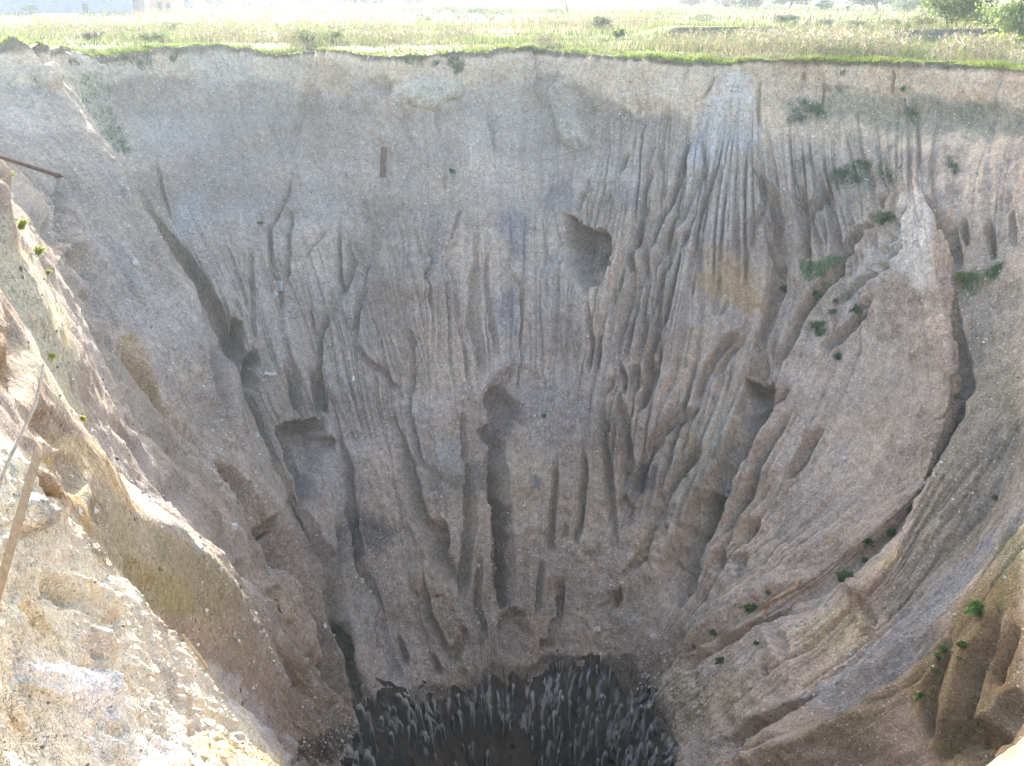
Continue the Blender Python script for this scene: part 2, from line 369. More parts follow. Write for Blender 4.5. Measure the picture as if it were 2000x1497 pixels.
GULLIES = [  # crop, points, width m, depth m
    (4, [(820, 170), (870, 360), (900, 470)], .22, .25),
    (4, [(1570, 150), (1530, 330), (1480, 430), (1440, 560), (1440, 700), (1475, 790), (1495, 900), (1505, 1010)], .3, .35),
    (4, [(1510, 400), (1550, 470), (1530, 620), (1520, 840)], .3, .35),
    (4, [(1750, 520), (1650, 620), (1600, 700)], .22, .2),
    (4, [(1800, 700), (1800, 830), (1740, 970), (1690, 1080), (1690, 1230), (1680, 1350), (1700, 1480)], .4, .5),
    (4, [(1890, 620), (1850, 800), (1800, 930), (1730, 1010)], .3, .3),
    (4, [(1530, 1200), (1560, 1300), (1570, 1420), (1600, 1497)], .7, .9),
    (4, [(1690, 1250), (1680, 1350), (1700, 1440), (1720, 1497)], .6, .8),
    (4, [(1330, 600), (1340, 900), (1350, 1150)], .3, .3),
    (4, [(1190, 620), (1250, 740), (1300, 900), (1330, 1000)], .25, .25),
    (4, [(1640, 900), (1660, 1080), (1690, 1180)], .25, .25),
    (4, [(1430, 720), (1480, 830)], .25, .3),
    (4, [(1240, 900), (1290, 1020)], .3, .3),
    (5, [(35, 490), (30, 700), (40, 850), (10, 960)], .25, .3),
    (5, [(75, 540), (90, 750), (40, 880)], .22, .22),
    (5, [(190, 540), (180, 700), (140, 930), (100, 1060), (105, 1140), (170, 1230), (240, 1290), (300, 1360), (370, 1450)], .3, .3),
    (5, [(130, 930), (120, 1110)], .25, .25),
    (5, [(415, 1060), (400, 1200), (390, 1330), (400, 1420)], .35, .35),
    (8, [(400, 0), (420, 150), (450, 290), (480, 440), (540, 490)], .4, .4),
    (5, [(550, 560), (560, 680), (500, 800), (520, 950)], .25, .25),
    (5, [(640, 560), (660, 750), (670, 960), (700, 1080), (730, 1230), (745, 1390)], .34, .45),
    (5, [(745, 500), (775, 600), (770, 780), (765, 950), (785, 1100), (805, 1250), (800, 1340)], .34, .45),
    (5, [(830, 540), (825, 800), (850, 1000), (870, 1100), (890, 1210)], .3, .35),
    (5, [(430, 500), (490, 700), (520, 930)], .25, .2),
    (5, [(700, 380), (650, 600)], .22, .2),
    (5, [(600, 230), (605, 330)], .22, .2),
    (5, [(920, 690), (960, 770), (1010, 840)], .25, .2),
    (5, [(1330, 330), (1320, 450)], .3, .35), (5, [(1365, 250), (1340, 420)], .25, .25),
    (5, [(1355, 920), (1360, 1050), (1370, 1120), (1355, 1300)], .28, .35),
    (5, [(1410, 960), (1405, 1150), (1400, 1300)], .25, .2),
    (5, [(1655, 280), (1650, 400), (1610, 580), (1575, 680), (1590, 780), (1560, 950), (1525, 1080), (1510, 1200)], .4, .55),
    (5, [(1740, 230), (1700, 420), (1640, 600), (1640, 720), (1600, 900), (1600, 960), (1570, 1080), (1550, 1230)], .4, .55),
    (5, [(1870, 90), (1830, 250), (1720, 480), (1660, 640), (1665, 780), (1640, 960), (1655, 1060), (1610, 1220), (1590, 1300)], .4, .55),
    (5, [(1905, 380), (1800, 450), (1760, 560), (1700, 720), (1690, 900), (1660, 1050)], .35, .45),
    (5, [(1905, 520), (1850, 560), (1790, 660), (1740, 780), (1720, 950), (1700, 1130), (1650, 1300)], .4, .55),
    (5, [(1830, 740), (1780, 880), (1760, 980), (1720, 1100), (1700, 1180)], .35, .4),
    (5, [(1690, 200), (1650, 330)], .3, .3), (5, [(1580, 130), (1520, 240)], .25, .25), (5, [(1480, 350), (1450, 420)], .25, .25),
    (5, [(1660, 1190), (1690, 1290), (1650, 1400), (1630, 1497)], .6, .7),
    (5, [(1600, 1230), (1600, 1400)], .5, .5),
    (5, [(1510, 1230), (1545, 1330), (1540, 1420)], .3, .35), (5, [(1480, 1320), (1450, 1420)], .3, .3),
    (6, [(130, 20), (80, 180), (30, 330), (0, 430)], .3, .35), (6, [(240, 120), (180, 230), (120, 370), (60, 520)], .35, .4),
    (6, [(310, 90), (230, 300), (150, 470)], .3, .35), (6, [(60, 550), (0, 650)], .3, .3),
    (6, [(440, 30), (480, 200), (550, 330), (590, 480), (600, 650), (590, 780), (570, 900), (540, 1040), (510, 1150), (490, 1260)], .5, .7),
    (6, [(520, 380), (510, 420), (480, 500)], .3, .3),
    (6, [(680, 240), (720, 380), (740, 520), (720, 650), (700, 760)], .4, .5), (6, [(860, 270), (790, 370), (740, 520)], .4, .5),
    (6, [(640, 330), (700, 390), (740, 400)], .25, .2), (6, [(750, 540), (730, 700)], .35, .4), (6, [(560, 600), (600, 760)], .3, .3),
    (6, [(1150, 260), (1140, 350), (1100, 440), (980, 640), (880, 800), (750, 960), (690, 1060), (660, 1160), (600, 1240), (570, 1340)], .5, .6),
    (6, [(1260, 560), (1190, 730), (1000, 870), (890, 950)], .35, .3),
    (6, [(1130, 900), (1060, 980), (1000, 1060), (900, 1150), (840, 1200)], .45, .5),
    (6, [(930, 740), (880, 820), (800, 900)], .3, .3),
    (6, [(430, 1040), (320, 1130), (250, 1230), (190, 1330), (150, 1440)], .4, .5),
    (6, [(290, 740), (280, 850), (260, 1010)], .25, .25), (6, [(330, 900), (290, 990)], .2, .2), (6, [(70, 640), (30, 800)], .3, .3),
    (6, [(160, 720), (140, 900)], .2, .2), (6, [(440, 1080), (330, 1200), (240, 1330)], .3, .3),
    (6, [(1360, 300), (1430, 420), (1520, 560), (1560, 740)], .4, .5),
    (6, [(1530, 900), (1550, 1050), (1590, 1250), (1620, 1420)], .5, .3),
    (6, [(1590, 480), (1600, 620)], .3, .3), (6, [(1720, 480), (1740, 680)], .3, .3), (6, [(1850, 420), (1860, 640)], .3, .3),
    (3, [(1280, 370), (1285, 450), (1275, 540)], .16, .16), (3, [(880, 380), (880, 500), (870, 600)], .15, .1), (3, [(780, 360), (740, 520)], .15, .05),
    (3, [(510, 430), (520, 520), (520, 700)], .16, .12), (3, [(270, 430), (200, 560)], .16, .1),
    (9, [(600, 0), (520, 130), (480, 180), (430, 280), (380, 370), (280, 550)], 1.0, 1.4), (9, [(330, 480), (280, 550), (200, 720), (120, 920), (60, 1080), (20, 1200)], 1.4, 1.4), (6, [(520, 1180), (490, 1300), (440, 1420), (400, 1497)], .8, .7),
    (9, [(700, 150), (620, 260), (560, 350), (520, 430), (450, 600), (380, 740)], .5, .6),
    (9, [(880, 240), (800, 350), (740, 450), (660, 530)], .5, .6),
    (9, [(740, 0), (560, 150), (500, 290), (440, 430)], .4, .5),
    (9, [(150, 340), (90, 430), (0, 600)], .4, .5), (9, [(180, 100), (90, 200), (0, 270)], .4, .5),
    (9, [(310, 250), (280, 350), (230, 430)], .3, .3), (9, [(520, 430), (500, 520)], .4, .4), (9, [(430, 600), (370, 760), (320, 840)], .6, .7),
    (9, [(510, 740), (470, 820), (440, 880)], .6, .7), (9, [(450, 940), (400, 1060)], .5, .6), (9, [(320, 920), (290, 1060)], .5, .5),
    (9, [(1680, 30), (1640, 180), (1530, 250), (1510, 370)], .5, .3),
    (1, [(1790, 330), (1740, 440), (1690, 560), (1650, 700), (1620, 830)], .45, .22), (1, [(1500, 600), (1520, 720), (1500, 850)], .2, .06), (1, [(700, 480), (710, 650), (690, 820)], .2, .06), (1, [(860, 470), (870, 620), (900, 800)], .2, .06), (2, [(330, 560), (400, 640), (430, 760), (470, 850)], .25, .12), (2, [(570, 470), (575, 600), (600, 800)], .2, .08), (2, [(900, 560), (890, 680), (910, 850)], .25, .12),
    (8, [(905, 240), (920, 330), (920, 450), (925, 600), (935, 750), (950, 900), (965, 1050), (958, 1240), (970, 1300)], .9, .6), (8, [(740, 150), (740, 300), (745, 450)], .3, .35),
    (8, [(745, 450), (760, 650), (770, 780), (750, 900), (730, 1100), (710, 1240)], .5, .55),
    (8, [(310, 160), (350, 280), (400, 430), (440, 580), (480, 720), (540, 850), (600, 960), (680, 1100), (700, 1150)], .7, .65),
    (8, [(580, 760), (610, 860), (620, 940)], .6, .7),
    (8, [(0, 150), (40, 330), (90, 480), (100, 700), (130, 900), (150, 1050), (220, 1170), (280, 1280)], .4, .4),
    (8, [(40, 750), (40, 900), (20, 1050)], .35, .35),
    (8, [(1240, 380), (1240, 550), (1220, 750), (1225, 950)], .3, .35),
    (8, [(1390, 330), (1400, 540), (1380, 700), (1350, 900)], .3, .4), (8, [(1300, 780), (1290, 850)], .2, .2),
    (8, [(1510, 40), (1510, 330), (1530, 480), (1540, 600), (1540, 740), (1580, 900)], .35, .4),
    (8, [(1590, 30), (1620, 230), (1640, 430), (1620, 560)], .5, .5),
    (8, [(1540, 220), (1520, 300)], .3, .3),
    (8, [(1990, 30), (1900, 150), (1830, 250), (1770, 350), (1700, 520), (1650, 680)], .4, .45),
    (8, [(1990, 330), (1900, 500), (1800, 700), (1720, 950), (1600, 1080)], .4, .5),
    (8, [(1850, 780), (1830, 860)], .3, .3), (8, [(1740, 0), (1720, 120)], .5, .5), (8, [(1600, 1160), (1540, 1240)], .4, .5),
    (8, [(1270, 1180), (1260, 1286)], .3, .3),
    (11, [(790, 60), (810, 130), (770, 230), (760, 270)], .45, .3), (11, [(1290, 30), (1270, 110)], .35, .4),
    (11, [(370, 0), (380, 150), (440, 300), (470, 420)], .5, .4), (11, [(150, 0), (170, 150), (210, 300), (250, 460)], .9, .9),
    (11, [(470, 120), (520, 270)], .3, .3), (11, [(640, 200), (700, 330)], .3, .25),
    (12, [(760, 280), (600, 340), (440, 410), (300, 470)], .4, .35), (12, [(350, 410), (200, 520), (60, 600)], .5, .4),
    (12, [(740, 120), (560, 200), (420, 290), (250, 400), (120, 470), (0, 530)], .5, .4),
    (12, [(1540, 400), (1300, 560), (1090, 690), (900, 790), (700, 880), (540, 940), (430, 1000), (300, 1040)], .7, .6),
    (12, [(1880, 250), (1820, 420), (1720, 640), (1650, 900), (1540, 1100)], .6, .6), (12, [(1580, 400), (1560, 560), (1500, 760), (1470, 1000)], .35, .35),
    (12, [(1830, 880), (1720, 1010), (1690, 1143)], .6, .6), (12, [(1990, 720), (1880, 880), (1800, 1000)], .5, .5),
    (12, [(1700, 480), (1700, 700), (1640, 900)], .3, .3), (12, [(1960, 350), (1900, 560), (1850, 700)], .4, .4), (12, [(640, 400), (670, 540)], .35, .35),
    (12, [(550, 560), (560, 640)], .3, .3), (12, [(1050, 180), (1140, 350)], .4, .4),
    (0, [(262, 372), (290, 428), (350, 505), (408, 600), (455, 735), (500, 850), (540, 930)], 1.1, 1.1), (0, [(540, 930), (580, 1010), (625, 1120), (655, 1250), (680, 1370)], 1.2, 1.2),
    (0, [(412, 595), (440, 650), (458, 715), (482, 785)], 1.5, .8), (0, [(590, 1030), (625, 1100), (645, 1180), (658, 1260)], 1.2, .6), (0, [(425, 895), (450, 940), (485, 1000), (520, 1055)], .8, .6), (0, [(560, 850), (590, 920), (602, 1000)], .9, .4),
    (0, [(1770, 400), (1740, 470), (1700, 540)], .3, .25), 
    (0, [(700, 960), (690, 1060), (720, 1160)], .3, .3), (0, [(830, 1110), (840, 1200), (880, 1290)], .35, .3), (0, [(940, 1080), (930, 1180), (950, 1260)], .3, .3), (0, [(1060, 1090), (1050, 1200)], .3, .3), (0, [(1100, 1120), (1090, 1230)], .25, .25),
    # left spurs
    (4, [(320, 280), (320, 400), (350, 480), (390, 610)], .6, .6), (4, [(260, 430), (300, 560), (360, 680)], .3, .3),
    (4, [(190, 420), (230, 500), (330, 640)], .25, .25), (4, [(480, 850), (520, 930), (540, 1000)], .5, .4),
    (4, [(400, 720), (440, 900), (530, 1080), (600, 1180), (680, 1300), (750, 1400)], .35, .35),
    (4, [(540, 1080), (640, 1200), (760, 1340), (850, 1480)], .35, .35), (4, [(60, 880), (110, 1000), (120, 1250), (140, 1400)], .3, .3),
    (4, [(0, 1160), (60, 1280), (130, 1420)], .25, .2), (4, [(150, 980), (230, 1060), (310, 1160)], .2, .15),
    (7, [(680, 0), (800, 150), (900, 260), (960, 340), (1080, 460)], .35, .3), (7, [(800, 0), (900, 130), (1020, 240), (1190, 390)], .4, .35),
    (7, [(560, 180), (700, 290), (850, 430), (970, 560), (1060, 660)], .35, .3), (7, [(720, 170), (850, 300)], .3, .2),
    (7, [(900, 350), (960, 470), (1050, 590), (1130, 720), (1240, 850), (1330, 980), (1480, 1120)], .4, .4),
    (7, [(200, 150), (300, 250), (380, 350)], .35, .35), (7, [(330, 370), (390, 500), (440, 620)], .3, .3), (7, [(690, 980), (760, 1080), (860, 1180)], .3, .2),
    (7, [(1480, 1040), (1540, 1140), (1600, 1240)], .4, .35), (7, [(520, 640), (560, 800)], .2, .15),
    (10, [(1480, 20), (1560, 180), (1620, 330), (1700, 520), (1800, 640)], .5, .5), (10, [(1340, 0), (1430, 120), (1530, 220)], .3, .3),
    # near lit slope
    (10, [(330, 60), (400, 180), (450, 250)], .14, .16), (10, [(560, 330), (640, 360), (660, 300)], .08, .1), (10, [(430, 420), (560, 560)], .1, .08),
    (10, [(520, 850), (580, 930), (660, 1010)], .1, .12), (10, [(860, 520), (950, 600), (1060, 700)], .12, .12), (10, [(1000, 760), (1150, 860), (1300, 920), (1420, 960)], .12, .12),
    (10, [(60, 520), (180, 640), (330, 700)], .08, .06), (10, [(0, 830), (150, 930), (260, 1000)], .08, .07), (10, [(700, 880), (850, 980), (950, 1060)], .08, .07),
    (10, [(140, 230), (250, 330), (330, 440)], .09, .08), (10, [(640, 560), (760, 700), (900, 830)], .1, .07), (10, [(1020, 930), (1030, 990), (1100, 1080)], .1, .1),
]
HOLLOWS = [  # crop, polygon, depth m, edge m, slope of the floor (1 = deepest at the top, shallow at the foot)
    (4, [(1110, 1010), (1180, 1040), (1230, 1005), (1290, 1030), (1310, 1120), (1290, 1250), (1240, 1330), (1180, 1300), (1130, 1120)], 1.3, .25, .8),
    (4, [(1310, 1190), (1380, 1165), (1395, 1210), (1340, 1390), (1310, 1300)], 1.2, .3, .6),
    (7, [(1550, 235), (1640, 190), (1790, 185), (1820, 270), (1880, 310), (1800, 500), (1740, 700), (1680, 720), (1620, 500), (1570, 330)], 1.3, .25, .75),
    (7, [(1195, 430), (1240, 390), (1310, 440), (1400, 560), (1440, 700), (1430, 800), (1350, 680), (1270, 560), (1210, 500)], 1.3, .25, .4),
    (7, [(1440, 780), (1560, 735), (1680, 800), (1800, 880), (1880, 960), (1870, 1200), (1830, 1286), (1750, 1260), (1600, 1080), (1480, 960)], 1.0, .4, .5),
    (10, [(1700, 180), (1780, 60), (1870, 0), (1890, 80), (1850, 260), (1900, 420), (1890, 560), (1820, 500), (1760, 350)], .8, .4, .3),
    (5, [(1240, 440), (1290, 450), (1320, 500), (1400, 540), (1460, 575), (1485, 650), (1450, 800), (1420, 850), (1350, 888), (1290, 860), (1240, 760), (1213, 690), (1240, 580)], 1.5, .2, .1),
    (4, [(375, 640), (430, 615), (490, 680), (535, 760), (520, 930), (490, 830), (400, 720)], .7, .3, .9),
    (5, [(775, 1420), (860, 1310), (960, 1240), (1060, 1245), (1130, 1300), (1180, 1420), (1200, 1600), (1000, 1500), (900, 1800), (780, 1700), (800, 1560)], .5, .3, .9),
    (8, [(850, 40), (900, 0), (1000, 20), (1080, 120), (1060, 240), (985, 290), (960, 420), (958, 600), (985, 750), (1000, 900), (1005, 1000), (985, 1240), (930, 1240), (930, 1000), (905, 850), (880, 760), (888, 560), (885, 420), (850, 320), (820, 260), (885, 230), (870, 150)], .8, .2, .2),
    (8, [(1560, 640), (1600, 615), (1680, 690), (1700, 800), (1600, 900), (1560, 830)], .7, .25, .9),
    (8, [(1550, 1150), (1605, 1120), (1590, 1180), (1540, 1240), (1490, 1275), (1500, 1230)], .7, .25, .6),
    (11, [(990, 60), (1000, 0), (1080, -45), (1150, 0), (1165, 120), (1150, 240), (1060, 260), (990, 220)], .5, .2, .9),
    (11, [(1190, 200), (1210, 140), (1260, 130), (1290, 180), (1260, 230)], .6, .2, .5),
    (9, [(270, 555), (330, 600), (320, 660), (270, 780), (190, 900), (120, 1060), (60, 1230), (10, 1286), (20, 1150), (90, 920), (150, 740), (210, 590)], 1.5, .3, .2),
    (9, [(430, -60), (480, -60), (560, -20), (600, 0), (560, 90), (500, 130), (440, 240), (430, 150), (450, 60)], 1.1, .25, .4),
    (6, [(1520, 1080), (1570, 1060), (1585, 1180), (1560, 1230), (1520, 1180)], .4, .25, .6),
    (12, [(0, 370), (60, 360), (100, 380), (60, 450), (0, 490), (-60, 470)], .8, .3, .7),
    (2, [(390, 470), (250, 420), (210, 480), (240, 560), (370, 560)], .5, .4, .3),
    (8, [(735, 440), (755, 445), (760, 490), (745, 510), (735, 480)], .5, .12, .2),
    (7, [(130, 700), (100, 800), (180, 870), (270, 900), (240, 820), (160, 780)], .25, .15, .5),
    (10, [(340, 80), (400, 120), (470, 190), (500, 270), (620, 360), (560, 370), (450, 280), (370, 200)], .28, .12, .5),
    (10, [(500, 850), (550, 860), (600, 930), (650, 1000), (560, 930)], .15, .06, .4),
    (10, [(1010, 930), (1080, 930), (1170, 960), (1150, 1000), (1040, 985)], .25, .1, .6),
    (10, [(920, 600), (1000, 620), (1060, 700), (1090, 770), (1010, 720)], .2, .1, .5),
]
FADE = {(5, (775, 1420)): (1075, 985), (7, (1550, 235)): (665, 620)}
BUMPS = [  # crop, polygon, height m, edge m
    (2, [(390, 470), (520, 420), (650, 430), (730, 480), (700, 560), (620, 570), (550, 620), (460, 600), (380, 560)], .7, .6),
    (2, [(1215, 500), (1290, 435), (1330, 480), (1365, 600), (1410, 700), (1405, 790), (1310, 825), (1240, 760), (1230, 640)], .8, .5),
    (5, [(1235, 720), (1270, 675), (1310, 690), (1380, 770), (1400, 830), (1340, 870), (1290, 850), (1250, 780)], .6, .5),
    (3, [(330, 420), (420, 380), (500, 500), (470, 700), (330, 780), (200, 800), (250, 600)], .5, .8),
    (12, [(1020, 130), (1070, 110), (1100, 150), (1140, 270), (1150, 370), (1080, 380), (1030, 240)], .8, .5),
    (12, [(550, 420), (640, 400), (660, 520), (560, 620)], .5, .5),
    (8, [(420, 1040), (520, 980), (620, 1060), (650, 1180), (540, 1200), (430, 1160)], .5, .8),
    (7, [(165, 650), (200, 590), (260, 620), (330, 700), (320, 780), (250, 830), (180, 790)], .35, .3),
    (10, [(450, 90), (520, 120), (640, 200), (640, 320), (560, 280), (500, 180)], .25, .2),
    (10, [(120, 560), (350, 560), (580, 640), (670, 760), (560, 850), (330, 780), (150, 680)], .22, .4),
    (10, [(430, 320), (560, 380), (610, 480), (600, 570), (500, 520), (440, 420)], .2, .2),
    (1, [(200, 420), (230, 385), (280, 380), (320, 440), (335, 500), (280, 520), (220, 480)], 1.0, .5),
]

def seg_dist(px, py, poly, closed=False):
    """distance in pixels from each (px,py) to a polyline; returns distance and 0..1 position along it"""
    best = np.full(px.shape, 1e9); pos = np.zeros(px.shape)
    n = len(poly); L = 0.0
    idx = range(n if closed else n - 1)
    tot = sum(np.hypot(*(poly[(i + 1) % n] - poly[i])) for i in idx)
    for i in idx:
        a, b = poly[i], poly[(i + 1) % n]
        d = b - a; l2 = max((d * d).sum(), 1e-9); l = math.sqrt(l2)
        t = np.clip(((px - a[0]) * d[0] + (py - a[1]) * d[1]) / l2, 0, 1)
        q = np.hypot(px - a[0] - t * d[0], py - a[1] - t * d[1])
        m = q < best
        best = np.where(m, q, best); pos = np.where(m, (L + t * l) / max(tot, 1e-6), pos)
        L += l
    return best, pos

def inside(px, py, poly):
    c = np.zeros(px.shape, bool)
    n = len(poly)
    for i in range(n):
        x0, y0 = poly[i]; x1, y1 = poly[(i + 1) % n]
        if y0 == y1: continue
        c ^= ((y0 > py) != (y1 > py)) & (px < (x1 - x0) * (py - y0) / (y1 - y0) + x0)
    return c

def box_pick(px, py, poly, pad, ok):
    return np.nonzero((px > poly[:, 0].min() - pad) & (px < poly[:, 0].max() + pad) & (py > poly[:, 1].min() - pad) & (py < poly[:, 1].max() + pad) & ok)

def visible_mask(P, px, py, dep):
    s = 4.0
    W_, H_ = int(2000 / s) + 1, int(1500 / s) + 1
    zb = np.full((H_, W_), 1e9)
    ok = (px >= 0) & (px < 2000) & (py >= 0) & (py < 1497) & (dep > 0.5)
    i = (py[ok] / s).astype(int); j = (px[ok] / s).astype(int)
    np.minimum.at(zb, (i, j), dep[ok])
    return zb, s

def vis_of(zb, s, px, py, dep):
    i = np.clip((py / s).astype(int), 0, zb.shape[0] - 1); j = np.clip((px / s).astype(int), 0, zb.shape[1] - 1)
    return dep < zb[i, j] * 1.08 + 1.6

